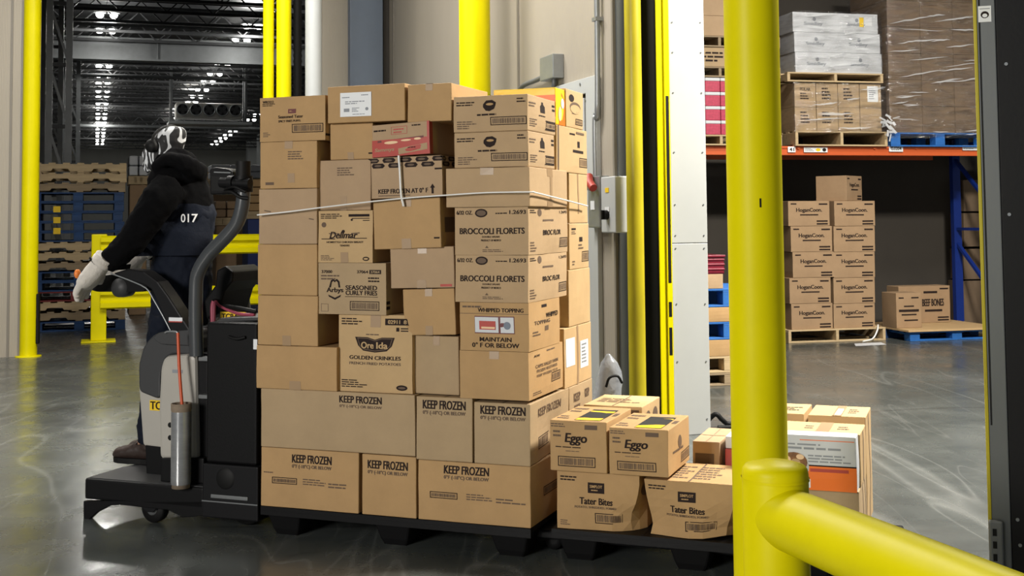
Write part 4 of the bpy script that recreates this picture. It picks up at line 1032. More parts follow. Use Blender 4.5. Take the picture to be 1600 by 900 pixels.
sb(607,705,387,454,.0,.45,'kraft_pink',{'F':[('r',.78,.03,.96,.09,'red')]},'small pinkish carton with a short red mark, slightly turned',tape='UB',tilt=R(-1.2),yaw=R(4))
br={'F':[('t','6/32 OZ.',.135,.895,.22,.085),('e',.365,.885,.085,.09,'ink'),('e',.365,.885,.065,.06,'ink_soft',.0004),('l',.56,.85,.76,.90,1,'ink'),('t','1.2693',.86,.895,.22,.085),('t','BROCCOLI FLORETS',.51,.505,.88,.13),
 ('t','DOUBLE SPEARS',.5,.385,.24,.035),('t','PRODUCT OF MEXICO',.5,.31,.27,.04),('p',[(.415,.15),(.44,.20),(.465,.15)],'ink_soft'),('l',.38,.06,.72,.13,2)],
 'R':[('l',.04,.86,.2,.95,2,'ink'),('e',.27,.885,.05,.08,'ink_soft'),('t','1.2693',.88,.90,.2,.06),('t','BROC FLOR',.56,.46,.44,.11,'ink'),('b',.76,.12,.99,.33),('r',.34,.70,.6,.74,'ink_soft'),('l',.04,.05,.2,.28,4)]}
sb(711,826,399,470,.0,.5,'kraft_tan',br,'lower of the two broccoli florets cartons, resting on the whipped topping carton',bulge=.006,xs=886)
sb(710,826,324,397,.0,.5,'kraft_tan',br,'upper of the two broccoli florets cartons',bulge=.005,xs=887)
# sixth row
sb(404,496,295,380,-.01,.5,'kraft_pink',{'F':[('p',[(.1,.62),(.95,.45),(.95,.43),(.1,.60)],'ink_soft')]},'pinkish plain carton, left column, crossed by the white string',tape='F')
sb(584,690,312,390,-.02,.46,'kraft',{'F':[('r',.9,.18,.98,.21)],'R':[('r',.1,.3,.5,.6,'ink_soft')]},'plain carton in the middle, tilted up to the right, under the keep frozen arrow carton',tape='UB',tilt=R(-1.6),snap=False)
sb(495,580,250,328,.02,.5,'kraft_pink',{'F':[('l',.38,.68,.7,.86,4),('r',.44,.0,.56,.28,'tape')]},'tall pinkish carton left of the keep frozen arrow carton')
# seventh row
sb(406,496,221,294,-.01,.5,'kraft',{'F':[('r',.5,.12,.62,.32,'tape'),('r',.1,.08,.25,.14,'ink_soft'),('l',.5,.6,.8,.8,4)]},'plain carton with faint print, left column, second from top',tape='U')
hexes=[]
for r_,(yy,sh) in enumerate(((.93,.0),(.80,.08))):
    for i in range(5):
        cx=.02+sh+i*.235
        if cx>.97: continue
        hexes.append(('p',[(max(cx-.09,0),yy),(cx-.07,yy+.058),(cx+.07,yy+.058),(min(cx+.1,1),yy),(cx+.07,yy-.058),(max(cx-.07,0),yy-.058)],'ink')); hexes.append(('e',cx+.0 if cx>.06 else .05,yy,.05,.028,'ink_soft',.0005))
sb(580,692,246,312,-.02,.48,'kraft_pink',{'F':hexes+[('t','KEEP FROZEN AT 0° F',.45,.17,.70,.12),('r',.1,.05,.55,.07,'ink_soft'),('r',.85,.08,.88,.24,'ink',.0),('p',[(.83,.22),(.9,.22),(.865,.32)],'ink'),('r',.9,.66,1.0,.70,'ink')],'R':hexes},'carton with two rows of black ovals, an up arrow and keep frozen print',tilt=R(-1.0))
sb(696,828,262,322,-.01,.5,'kraft_tan',{'R':[('r',.5,.05,.56,.95,'tape')]},'long plain carton above the broccoli cartons, crossed by the white string',tape='XS',xs=887)
# eighth row
sb(515,583,193,249,.03,.5,'kraft',{'F':[('r',.9,.14,1,.18)]},'small plain carton left of the red striped carton',tape='B')
sb(583,676,194,244,.0,.46,'kraft_pink',{'F':[('r',0,0,1,.52,'red',.0001),('r',.96,0,1,1,'red',.0001),('l',.03,.76,.3,.86,1,'ink'),('l',.7,.86,.94,.94,1,'ink'),('o',.34,.66,.62,.9,.002,'red'),('l',.38,.68,.58,.86,2,'red'),
 ('t','Sammys',.22,.2,.34,.14,'kraft_pink',.3,.001),('p',[(.46,.04),(.96,.14),(.96,.34),(.46,.22)],'kraft_pink',.0008),('l',.62,.14,.82,.26,2,'ink'),('p',[(.1,.44),(.9,.5),(.9,.56),(.1,.5)],'deep_red',.0006),('e',.34,.42,.12,.045,'cream',.0012),('e',.6,.46,.09,.03,'cream',.0012),('e',.8,.48,.06,.035,'cream',.0012)],'R':[('r',0,0,.07,1,'red')]},'red and tan printed carton in the upper middle of the load',tilt=R(-2.2),yaw=R(-2))
ph={'F':[('l',.04,.72,.32,.86,2,'ink'),('p',[(.41,.76),(.45,.86),(.53,.87),(.585,.80),(.58,.72),(.56,.62),(.5,.56),(.45,.58),(.41,.68)],'ink'),('e',.5,.755,.05,.035,'kraft',.0006),('l',.33,.42,.68,.52,1,'ink'),('l',.86,.76,.98,.92,2,'ink'),('b',.51,.17,.99,.40),('l',.05,.08,.32,.32,4)],
 'R':[('l',.04,.66,.3,.82,2),('p',[(.42,.56),(.42,.74),(.47,.80),(.47,.86),(.53,.86),(.53,.80),(.58,.74),(.58,.56)],'ink'),('l',.36,.44,.64,.5,1,'ink'),('r',.86,.8,.97,.86),('r',.86,.68,.97,.74),('r',.6,.34,.98,.37),('r',.6,.10,.98,.13),('b',.62,.14,.98,.33),('l',.06,.12,.3,.36,4)]}
sb(709,826,206,261,.0,.42,'kraft_tan',ph,'lower carton of two with a dark squash logo and wide barcode, near top right',bulge=.005,xs=867)
sb(708,825,149,205,.0,.42,'kraft_tan',ph,'upper carton of two with a dark squash logo and wide barcode, top right',bulge=.005,xs=868)
# top row
sb(406,509,151,219,-.01,.5,'kraft',{'F':[('t','WRO212',.13,.9,.17,.06),('l',.04,.80,.26,.87,2,'ink'),('r',.44,.62,.56,.72,'deep_red'),('l',.46,.645,.54,.695,1,'kraft',),('t','Seasoned Tater',.48,.55,.38,.07,'ink'),('t','SPICY FRIES PUFFS',.46,.45,.34,.05,'ink'),('b',.50,.18,.97,.38),('l',.05,.10,.18,.22,3)],'R':[('r',.0,.1,.1,.15)]},'printed carton with a small dark badge and barcode at the top left of the load',tape='F')
sb(511,633,133,190,-.01,.5,'kraft',{'F':[]},'wide plain carton with a white paper label on top of the load',tape='F')
lab=placed[-1]
sb(636,706,131,189,.0,.48,'kraft',{'R':[('l',.1,.4,.6,.6,3,'ink_soft')]},'plain carton beside the labelled one on top of the load',tape='XF')
# white label as a part of the labelled carton
ob=[o for o in bpy.data.objects if o.get('label','').startswith('wide plain carton with a white paper label')][0]
w=ob.dimensions.x if ob.dimensions.x>.05 else (lab[1]-lab[0]); w=lab[1]-lab[0]
hb=T.px(570,133,-.01)[1]-T.px(570,190,-.01)[1]
mb=MB(); mats=['label']; mi0=lambda k:(mats.append(k) or mats.index(k)) if k not in mats else mats.index(k)
x0,x1,z0,z1=w*(-.5+.18),w*(-.5+.58),hb*.16,hb*.82
mb.box(x0,x1,-.2565,-.2555,z0,z1)
draw(mb,(lambda s,t_,k=0: Vector((x0+(x1-x0)*s,-.2572-k,z0+(z1-z0)*t_)),x1-x0,z1-z0),[('l',.06,.76,.32,.84,1,'grey_ink'),('l',.68,.84,.97,.92,1,'grey_ink'),('l',.16,.5,.84,.66,2,'grey_ink'),('r',.12,.2,.3,.34,'grey_ink'),('l',.38,.18,.62,.38,3,'grey_ink'),('e',.86,.3,.05,.07,'grey_ink'),('l',.4,.06,.8,.12,1,'grey_ink')],mi0)
mb.build('shipping_label',mats,ob)
# right back column, seen by its side
def sideb(x0,x1,yt,yb,u,w=.5,base='kraft',prints=None,label='',tape='F',z0=None,snap=True,vadd=0):
    v0,zt=T.side(x0,yt,u); v1,_=T.side(x1,(yt+yb)/2,u); _,zb=T.side((x0+x1)/2,yb,u); _,zt=T.side((x0+x1)/2,yt,u)
    if z0 is not None: zb=z0
    if snap:
        s=[q[4] for q in placed if q[0]<u-.02 and q[1]>u-w+.02 and q[2]<v1-.02 and q[3]>v0+.02 and abs(q[4]-zb)<.09]
        if s: zb=max(s)+.0015
    blk=[q for q in placed if q[0]<u-.01 and q[1]>u-w+.01 and q[2]<v0+.05 and q[3]>v0 and q[4]>zb+.02]
    o=carton('cardboard_box',w,v1-v0-.004,zt-zb,base,prints,len(placed)+1,tape=tape); place(o,T,u-w/2,(v0+v1)/2,zb)
    placed.append((u-w,u,v0,v1,zt)); tag(o,label,'box'); return (v0,v1,zb,zt)
ue=uF+.02
kr={'R':[('t','KEEP',.3,.78,.26,.16,'ink_soft'),('r',.2,.6,.7,.66,'ink_soft')]}
v0=.605
def sb2(v0,v1,zb,zt,u,w,base,prints,label,tape='F'):
    o=carton('cardboard_box',w,v1-v0-.004,zt-zb,base,prints,len(placed)+1,tape=tape); place(o,T,u-w/2,(v0+v1)/2,zb)
    placed.append((u-w,u,v0,v1,zt)); tag(o,label,'box')
vb=T.side(926,640,uF)[0]; vm=T.side(882,640,uF)[0]
zr=[.1505,T.px(741,724,0)[1],T.px(780,630,0)[1]]
sb2(.605,vb,.1505,zr[1]-.02,uF-.0,.5,'kraft',kr,'carton at the right rear of the bottom row, behind the shaded end carton')
sb2(.605,vb,zr[1]-.018,zr[2]-.002,uF,.5,'kraft_pale',{'R':[('t','KEEP',.3,.8,.26,.14,'ink_soft'),('r',.18,.62,.42,.67,'ink_soft'),('t','KEEP',.74,.8,.2,.14,'ink_soft')]},'pale carton at the right rear of the second row, with faint side print')
lb={'R':[('r',.05,.35,.36,.82,'label',.0004),('l',.09,.42,.32,.78,6,'grey_ink'),('r',.55,.25,.85,.72,'label',.0004),('l',.59,.32,.81,.68,6,'grey_ink'),('r',.44,0,.5,1,'tape')]}
def rear(yt,x0,x1,base,prints,label,w=.42,tape='F',du=0):
    """next carton up the rear right column; its side's top edge passes the given pixel row"""
    u=uF+du; v0=T.side(x0,yt+30,u)[0]+.004; v1=T.side(x1,yt+30,u)[0]; zb=placed[-1][4]+.0015
    # height whose edge projects to yt
    lo,hi=0,3
    for _ in range(40):
        m=(lo+hi)/2
        if proj(T.w(u,(v0+v1)/2,m))[1]>yt: lo=m
        else: hi=m
    sb2(v0,v1,zb,lo,u,w,base,prints,label,tape)
rear(508,881,924,'kraft_warm',lb,'rear side carton bearing two white labels, facing the doorway')
rear(420,888,922,'kraft_warm',None,'plain tall carton above the two label carton at the right rear')
sp={'R':[('r',.1,.86,.3,.9),('l',.1,.76,.3,.84,2),('p',[(.45,.6),(.45,.7),(.62,.7),(.62,.6)],'ink'),('l',.4,.42,.7,.56,2),('b',.6,.15,.98,.38),('l',.12,.08,.3,.2,2)]}
rear(349,889,920,'kraft_warm',sp,'printed carton at the right rear beside the upper broccoli carton')
rear(272,889,918,'kraft_warm',{'R':[('r',.42,.2,.48,1,'tape')]},'plain carton at the right rear beside the string corner')
rear(200,869,917,'kraft_warm',{'R':[('r',.03,0,.07,1,'ink_soft'),('l',.4,.82,.6,.9,1,'ink'),('r',.62,.88,.9,.93,'ink_soft'),('p',[(.66,.58),(.66,.72),(.74,.72),(.74,.58)],'ink'),('r',.5,.46,.86,.52,'ink'),('b',.72,.15,.99,.36)]},'printed carton at the right rear, below the yellow box')
rear(142,884,911,'kraft_warm',{'R':[('e',.3,.78,.14,.1,'ink'),('e',.5,.55,.3,.14,'ink_soft'),('e',.5,.5,.28,.12,'kraft_warm',.0004),('l',.3,.36,.6,.44,2),('b',.5,.1,.95,.26)]},'small printed carton at the very rear top of the load',w=.24)
# yellow printed box on top
zt_=placed[-2][4]
lo=T.px(800,139,.5)[1]
vy0,vy1=T.side(868,170,uF)[0]+.01,T.side(883,170,uF)[0]-.0
o=carton('yellow_box',.34,vy1-vy0,proj and max(.08,T.side(885,141,uF-.0)[1]-zt_-.003),'yellow_print',{'F':[('p',[(.4,.2),(1,.2),(1,.8),(.6,.8)],'orange_print')],'R':[('p',[(.3,0),(1,0),(1,.7),(.6,.9)],'orange_print'),('e',.4,.3,.18,.2,'cream',.0005),('e',.7,.6,.2,.14,'white_card',.0005)],'T':[('r',.35,.2,.9,.6,'orange_print',.0004)]},3,tape='notop')
place(o,T,uF-.155,.555+.0,zt_+.002); o.location=T.w(uF-.172,(vy0+vy1)/2,zt_+.002); tag(o,'bright yellow and orange printed box near the top rear of the load','box')
# filler cartons added behind the front ones so the gaps stay dark
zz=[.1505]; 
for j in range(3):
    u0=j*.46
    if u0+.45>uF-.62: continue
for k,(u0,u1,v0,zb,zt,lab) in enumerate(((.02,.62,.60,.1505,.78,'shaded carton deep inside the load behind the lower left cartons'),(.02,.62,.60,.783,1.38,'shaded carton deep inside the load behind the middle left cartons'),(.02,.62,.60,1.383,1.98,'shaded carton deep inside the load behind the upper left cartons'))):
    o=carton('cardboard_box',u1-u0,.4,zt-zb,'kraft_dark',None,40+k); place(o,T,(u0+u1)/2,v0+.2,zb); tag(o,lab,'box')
# white string round the load
b=MB()
def SP(x,y,v=-.05): return T.P(x,y,v)
pts=[SP(402,336),SP(450,331),SP(496,325),SP(580,315),SP(640,309),SP(697,305),SP(760,301),SP(827,300)]
uG=uF+.03; e0=T.side(836,301,uG); e1=T.side(860,307,uG); e2=T.side(888,314,uG); e3=T.side(918,322,uF+.03)
pts+= [Vector((uG,q[0],q[1])) for q in (e0,e1,e2)]+[Vector((uF+.03,e3[0],e3[1]))]
b.tube(pts,.004,n=6,sub=3)
base=Vector((0,0,0)); o=place(b.build('string','strap'),T,0,0,0); tag(o,'long white string tied around the tall box load','string')
b=MB(); b.tube([SP(623,243,-.045),SP(625,270,-.045),SP(627,305,-.045),SP(631,322,-.04)],.006,n=6,sub=3); o=place(b.build('string_end','strap'),T,0,0,0); tag(o,'short white string end hanging over the black oval printed carton','string')
# ================================================================== LOW LOAD ON THE SECOND PALLET
placed=[]
Z2=.1505
tb={'F':[('l',.04,.82,.26,.92,2,'ink'),('r',.38,.64,.58,.82,'ink'),('t','SIMPLOT',.48,.755,.15,.05,'kraft',0,.0008),('l',.42,.67,.54,.71,1,'kraft'),('t','Tater Bites',.48,.50,.40,.12,'ink'),('t','POTATO, SHREDDED, FORMED',.48,.39,.52,.045,'ink_soft'),('b',.46,.12,.86,.30),('l',.04,.06,.16,.16,3)],
 'R':[('e',.3,.7,.2,.12,'ink_soft')],'T':[('l',.2,.15,.45,.85,6),('l',.5,.15,.8,.85,6)]}
sb(870,1000,738,822,.06,.42,'kraft',tb,'crumpled tater bites carton at the lower left of the low load',z0=Z2,crush=[(1,-1,.25,.16,-.045,.02,0),(1,-1,.0,.14,-.03,.05,.0),(.2,-1,.0,.2,0,.02,0)],snap=False)
sb(1006,1148,753,838,.06,.42,'kraft',tb,'crumpled tater bites carton next to the tall post',z0=Z2,crush=[(-1,-1,.2,.2,.03,.05,.0),(1,-1,.05,.18,-.05,.05,.02)],snap=False)
zA=placed[0][4]; zB=placed[1][4]
eg={'F':[('l',.02,.86,.3,.95,2),('r',.62,.84,.84,.93,'ink_soft'),('t','Eggo',.47,.64,.38,.24,'ink',.35),('l',.1,.46,.8,.5,1,'ink'),('l',.28,.39,.6,.42,1),('b',.14,.10,.80,.30),('l',.06,.66,.2,.82,2)],
 'R':[('e',.5,.6,.08,.14,'ink_soft'),('l',.2,.4,.8,.5,1),('b',.55,.12,.98,.34)],
 'T':[('p',[(.40,.06),(.86,.06),(.86,.80),(.40,.80)],'window_dark',.0004),('p',[(.41,.07),(.85,.07),(.85,.40),(.41,.40)],'yellow_print',.001),('p',[(.41,.40),(.85,.40),(.85,.52),(.41,.52)],'orange_print',.001),('p',[(.41,.52),(.85,.52),(.85,.70),(.41,.70)],'yellow_print',.001),('l',.05,.55,.3,.9,2),('l',.05,.1,.3,.35,2),('l',.9,.3,.99,.7,1)]}  # near-black quad puts the shadow inside the top opening into the print
for (x0,x1,yt,yb,lab) in ((859,949,658,735,'left of the two waffle cartons with openings in their tops'),(951,1045,670,748,'right of the two waffle cartons with openings in their tops')):
    sb(x0,x1,yt,yb,.03,.44,'kraft',eg,lab,z0=max(zA,zB)+.002,snap=False,tape='notop')
zC=placed[-1][4]
# rear carton whose top shows
def box2(u0,u1,v0,v1,z0,z1,base,prints,label,yaw=0,tape='F',crush=None,name='cardboard_box'):
    o=carton(name,u1-u0,v1-v0,z1-z0,base,prints,len(placed)+60,tape=tape,crush=crush); place(o,T,(u0+u1)/2,(v0+v1)/2,z0,yaw); placed.append((u0,u1,v0,v1,z1)); tag(o,label,'box'); return o
def topq(xa,ya,z):   # where a point of a top face at height z stands
    return T.atz(xa,ya,z)
def tb2(x0,x1,yt,v0,v1,z0,base,prints,label,zfix=None,**k):
    """a carton whose front top edge runs through pixel row yt between columns x0 and x1"""
    u0=T.px(x0,yt,v0)[0]; u1=T.px(x1,yt,v0)[0]; z1=T.px((x0+x1)/2,yt,v0)[1] if zfix is None else zfix
    o=box2(u0,u1,v0,v1,z0,z1,base,prints,label,**k); return z1
zr_=T.px(957,634,.62)[1]; ua_,ub_=T.px(912,640,.62)[0],T.px(1003,640,.62)[0]
box2(ua_,ub_,.63,.98,.1505,zr_-.17,'kraft_pale',None,'carton mostly hidden behind the waffle cartons')
box2(ua_,ub_,.62,1.0,zr_-.168,zr_,'kraft_warm',{'F':[('r',.02,.5,.35,.9,'ink'),('r',.05,.55,.32,.85,'kraft_warm',.0005),('r',.55,.5,.95,.9,'ink_soft')],'R':[('e',.3,.5,.15,.3,'ink_soft'),('e',.7,.5,.15,.3,'ink_soft')],'T':[('l',.1,.3,.9,.7,4,'ink_soft')]},'rear carton standing above and behind the two waffle cartons')
tb2(1082,1124,690,.52,.92,.1505,'kraft_pink',{'F':[('r',.1,.66,.8,.84,'ink_soft')],'T':[('r',.05,.45,.95,.5,'tape')]},'pinkish carton just left of the tall post, behind the tater bites carton')
zq=tb2(1133,1215,704,.55,.8,.1505,'red',{'F':[('l',.05,.5,.9,.7,1,'cream')]},'red box partly hidden by the tall post',tape='notop',name='red_box')
ua_,ub_=T.px(1134,700,.57)[0],T.px(1215,700,.57)[0]
box2(ua_,ub_,.56,.78,zq+.002,zq+.06,'white_card',None,'white carton on the red box beside the tall post',tape='notop',name='white_box')
# right end group
V0=.06
zL=T.px(1338,771,V0)[1]; ul,ur=T.px(1214,720,V0)[0],T.px(1338,720,V0)[0]; zM=T.px(1338,684,V0)[1]
box2(ul-.02,ur+.005,V0+.03,.50,.1505,zL,'kraft_pale',{'R':[('r',.4,0,.46,1,'tape'),('r',.7,0,.76,1,'tape')]},'carton at the bottom of the right end, under the orange and white box')
box2(ul,ur,V0,V0+.11,zL+.002,zM,'white_card',{'F':[('r',0,0,1,.44,'orange_print',.0004),('r',.0,.44,1,.465,'ink',.0006),('l',.02,.80,.97,.86,1,'grey_ink'),('l',.05,.72,.97,.8,1,'grey_ink'),('l',.4,.5,.95,.66,3,'grey_ink'),('r',.3,.905,.98,.92,'orange_print',.0006),('r',.28,.04,.42,.2,'label',.0009),('r',.32,.07,.38,.17,'grey_ink',.0012),('r',.42,.34,.9,.4,'red',.0008),
 ('e',.22,.42,.19,.21,'white',.001),('e',.22,.5,.17,.18,'brown_food',.0014),('e',.12,.54,.06,.07,'cream',.002),('e',.24,.5,.06,.06,'kraft_warm',.002),('e',.3,.6,.05,.05,'cream',.002)]},'orange and white printed food box in front, right of the tall post',tape='notop',name='food_box')
ua_,ub_=T.px(1248,680,V0+.12)[0],T.px(1344,680,V0+.12)[0]; zN=T.px(1300,677,V0+.12)[1]
box2(ua_-.1,ub_,V0+.12,.46,zL+.002,zN,'kraft_warm',{'T':[('r',.46,0,.62,1,'tape'),('l',.3,.35,.42,.7,2),('l',.7,.35,.85,.7,2)],'R':[('r',.4,0,.5,1,'tape')]},'pale topped taped carton behind the orange and white box',tape='notop')
tb2(1262,1352,650,.52,.84,.1505,'kraft_warm',{'T':[('r',.42,0,.58,1,'tape'),('l',.66,.3,.85,.75,3),('r',.45,.1,.56,.7,'white_card',.0005)],'R':[('r',.4,0,.5,1,'tape')]},'taped carton at the back right corner of the low load',tape='notop')
tb2(1180,1256,645,.52,.84,.1505,'kraft_warm',{'T':[('l',.5,.3,.9,.7,3,'ink'),],'F':[('e',.7,.8,.2,.1,'ink_soft')]},'carton peeking out right of the tall post at the back of the low load',tape='notop')
# ================================================================== TRUCK
t=empty('pallet_truck',T,0,0,0)
def PX(x,y,v=0): 
    q=T.px(x,y,v); return q
def pr_(name,pts,v0,v1,m,bevel=.006,parent=None,vref=None):
    b=MB(); b.prism([PX(x,y,v0 if vref is None else vref) for x,y in pts],'y',v0,v1); return b.build(name,m,parent or t,bevel=bevel)
# floor plate of the rider platform, chamfered outline seen from above
zt=PX(200,753,0)[1]; zb=PX(200,786,0)[1]
ua=PX(130,770,0)[0]; ub=PX(318,770,0)[0]
out=[(ua,0),(ub,0),(ub,.9),(ua+.28,.9),(ua+.17,.78),(ua,.34)]
out=[(ua,.02),(ua+.01,0),(ub,0),(ub,.88),(ua+.25,.88),(ua+.08,.62),(ua,.30)]
b=MB(); b.prism(out,'z',zb,zt); b.build('platform','black',t,bevel=.012)
b=MB(); b.prism([(a*1+ (.02 if a<ub-.1 else -.0),c_*.96+.015) for a,c_ in out],'z',zt,zt+.004); b.build('platform_mat','pad',t)
pr_('side_skirt',[(130,783),(318,783),(318,806),(285,809),(262,797),(205,791),(186,789),(172,790),(152,800),(136,814),(130,813)],.0,.03,'black',.004)
pr_('side_skirt',[(130,783),(318,783),(318,806),(285,809),(262,797),(205,791),(186,789),(172,790),(152,800),(136,814),(130,813)],.82,.85,'black',.004,vref=0)
b=MB(); zq=.022; u_,z_=PX(146,812,.1); b.prism([(ua+.0,.0)]+[(ua+.02,.0),(ua+.02,.0)],'z',0,.001) if False else None
# caster wheels
for (x,y,v) in ((243,812,.06),(243,812,.76)):
    u,z=PX(243,812,.06); r=.072
    s=MB(); s.lathe([(.015,-.03),(r*.9,-.03),(r,-.02),(r,.02),(r*.9,.03),(.015,.03)],c=(u,v,r+.001),n=28,axis='y'); wh=s.build('caster_wheel','rubber',t)
    s=MB(); s.lathe([(.001,-.034),(.03,-.034),(.03,.034),(.001,.034)],c=(u,v,r+.001),n=16,axis='y'); s.build('hub','mid_steel',wh)
    s=MB(); s.prism([(u-.09,zb+.0),(u+.06,zb),(u+.02,r-.01),(u-.02,r-.01)],'y',v-.05,v-.04); s.prism([(u-.09,zb+.0),(u+.06,zb),(u+.02,r-.01),(u-.02,r-.01)],'y',v+.04,v+.05); s.build('caster_fork','black_metal',t,bevel=.004)
# chassis behind the platform
u0=PX(316,740,0)[0]; u1=PX(406,740,0)[0]-.012
z785=PX(360,786,0)[1]; z700=PX(360,727,0)[1]; z500=PX(360,505,0)[1]
b=MB(); b.box(u0,u1,.0,.9,PX(360,812,0)[1],z700); b.build('chassis','black_metal',t,bevel=.008)
b=MB(); zc=PX(350,748,0)[1]; uc=PX(352,748,0)[0]; b.lathe([(.001,-.006),(.045,-.006),(.055,0)],c=(uc,-.0,zc),n=24,axis='y'); b.build('round_recess','rubber',t)
b=MB(); ux0,zx=PX(330,774,0); ux1,_=PX(388,777,0); b.box(ux0,ux1,-.008,.0,zx-.012,zx+.008); b.build('grab_ledge','mid_steel',t,bevel=.004)
b=MB(); b.box(u0+.0,u1,-.004,.002,z785-.002,z785+.004); b.build('panel_seam','mid_steel',t)
ubx=PX(322,600,.02)[0]; ux2=PX(401,600,.02)[0]
b=MB(); b.box(ubx,ux2,.02,.88,z700+.002,z500); bt=b.build('battery_box','black',t,bevel=.012)
b=MB(); s0,sz=PX(358,529,.015); s1,_=PX(384,529,.015); b.tube([(s0,.012,sz+.01),((s0+s1)/2,.008,sz),(s1,.012,sz+.01)],.008,n=8); b.build('lift_slot','rubber',bt)
b=MB(); q0=PX(396,530,.015); q1=PX(402,546,.015); mats=['label']; b.box(q0[0],q1[0],.014,.02,q1[1],q0[1]); b.build('sticker','label',bt)
mb=MB(); mats=['rubber']; mi0=lambda k:(mats.append(k) or mats.index(k)) if k not in mats else mats.index(k)
q0=PX(344,487,.25); q1=PX(383,503,.25); w_,h_=q1[0]-q0[0],q0[1]-q1[1]
mats=['yellow_print']; mb.box(q0[0],q1[0],.25,.26,q1[1],q0[1]); draw(mb,(lambda s,t_,k=0: Vector((q0[0]+w_*s,.2485-k,q1[1]+h_*t_)),w_,h_),[('t','TCR403',.5,.5,.86,.66)],mi0); mb.build('number_plate',mats,t)
# rear body rise behind the battery
# rear body: backrest bracket over the battery
pr_('lid',[(322,506),(401,503),(401,497),(330,499)],.1,.8,'pad',.006,vref=.02)
# cowl
def rounded(pts,r=6,n=4):
    out=[]; N_=len(pts)
    for i in range(N_):
        a=Vector(pts[i-1]); b_=Vector(pts[i]); c_=Vector(pts[(i+1)%N_]); d1=(a-b_); d2=(c_-b_); rr=min(r,d1.length*.45,d2.length*.45)
        p1=b_+d1.normalized()*rr; p2=b_+d2.normalized()*rr
        for k in range(n+1):
            q=k/n; out.append(tuple((1-q)**2*p1+2*q*(1-q)*b_+q*q*p2))
    return out
pr_('cowl',rounded([(250,575),(256,556),(300,553),(305,560),(308,720),(249,718),(247,640)],9),.07,.34,'putty',.02)
pr_('cowl',rounded([(216,600),(262,590),(262,702),(223,697)],6),.20,.5,'putty',.02)
mb=MB(); mats=['putty']; q0=PX(230,626,.17); q1=PX(249,643,.17); w_,h_=q1[0]-q0[0],q0[1]-q1[1]
mats=['yellow_print']; mb.box(q0[0],q1[0],.192,.1995,q1[1],q0[1]); draw(mb,(lambda s,t_,k=0: Vector((q0[0]+w_*s,.191-k,q1[1]+h_*t_)),w_,h_),[('t','TC',.5,.5,.86,.8)],mi0); mb.build('number_plate',mats,t)
pr_('cushion_pad',rounded([(217,612),(216,570),(224,540),(240,522),(262,516),(305,520),(309,556),(270,553),(258,560),(250,585),(250,625),(232,618)],10),.11,.5,'pad',.025)
pr_('cushion_cap',rounded([(238,528),(248,519),(300,515),(304,545),(296,540),(250,538)],6),.09,.45,'pad',.015)
b=MB()
for yy in (665,685):
    b=MB(); u,z=PX(262,yy,.05)
    b.sph((u,.075,z),.019,n=8,sc=(1,.4,1)); b.build('finger_hole','rubber',t)
mb=MB(); q0=PX(266,578,.05); q1=PX(282,584,.05); mats=['grey_ink']; mb.box(q0[0],q1[0],.068,.0695,q1[1],q0[1]); mb.build('maker_badge','grey_ink',t)
pr_('column_base',[(226,694),(262,698),(262,748),(228,742)],.2,.5,'black',.01)
pr_('column_base',[(250,716),(318,716),(318,757),(250,754)],.05,.4,'black',.01)
pr_('column_base',[(304,552),(324,552),(324,745),(304,745)],.10,.8,'black_metal',.006)
for y in (560,575,620,628): pass
b=MB()
for y in (558,617): 
    q=PX(308,y,.04); q1_=PX(322,y+7,.04); b.box(q[0],q1_[0],.05,.12,q1_[1],q[1])
b.build('bracket','mid_steel',t,bevel=.003)
# grab tube
vt=.06
b=MB(); b.tube([T.P(307,556,vt),T.P(306,510,vt),T.P(306,465,vt),T.P(309,428,vt),T.P(326,398,vt),T.P(352,371,vt),T.P(371,347,vt),T.P(379,318,vt),T.P(380,290,vt),T.P(380,254,vt)],.037,n=20,sub=6); b.build('grab_tube','tube',t)
b=MB(); b.cyl(T.P(380,276,vt),T.P(380,252,vt),.039); b.build('tube_cap','rubber',t,bevel=.003)
b=MB(); b.tube([T.P(318,500,.65),T.P(340,462,.65),T.P(352,438,.65),T.P(366,430,.65),T.P(378,446,.65),T.P(384,500,.65)],.034,n=16); b.build('grab_tube','tube',t)
pr_('backrest_bracket',[(318,470),(336,445),(338,422),(352,415),(364,425),(362,440),(350,455),(340,490),(322,500)],.3,.6,'black',.012)
# hoses
b=MB(); b.tube([T.P(332,505,.3),T.P(332,480,.3),T.P(334,470,.3)],.012,n=8); b.build('hose','hose_pink',t)
b=MB(); b.tube([T.P(328,505,.34),T.P(328,478,.34),T.P(336,470,.3),T.P(352,478,.25),T.P(375,482,.2),T.P(400,487,.2)],.012,n=8); b.build('hose','rubber',t)
b=MB(); b.tube([T.P(334,506,.28),T.P(336,473,.28),T.P(345,479,.25),T.P(372,490,.22),T.P(398,492,.2)],.009,n=8); b.build('hose','hose_pink',t)
# terminal and clamp on the grab tube
b=MB(); b.cyl(T.P(345,285,.03),T.P(391,287,.03),.027); b.cyl(T.P(358,285,.03),T.P(366,285,.03),.036); b.cyl(T.P(380,300,.06),T.P(380,275,.06),.05); b.build('clamp','black',t,bevel=.003)
b=MB(); b.tube([T.P(350,300,.03),T.P(362,300,.02),T.P(375,308,.02),T.P(388,310,.03)],.010,n=8); b.tube([T.P(352,295,.03),T.P(366,292,.0),T.P(384,300,.0)],.008,n=8); b.build('cable','rubber',t)
pr_('terminal',rounded([(327,264),(336,261),(357,264),(364,268),(364,303),(328,304)],3),.05,.16,'black',.008)
pr_('terminal_rim',[(334,268),(360,269),(360,271),(334,270)],.04,.05,'mid_steel',.001)
pr_('terminal_screen',[(330,275),(358,276),(358,299),(330,299)],.046,.051,'rubber',.001)
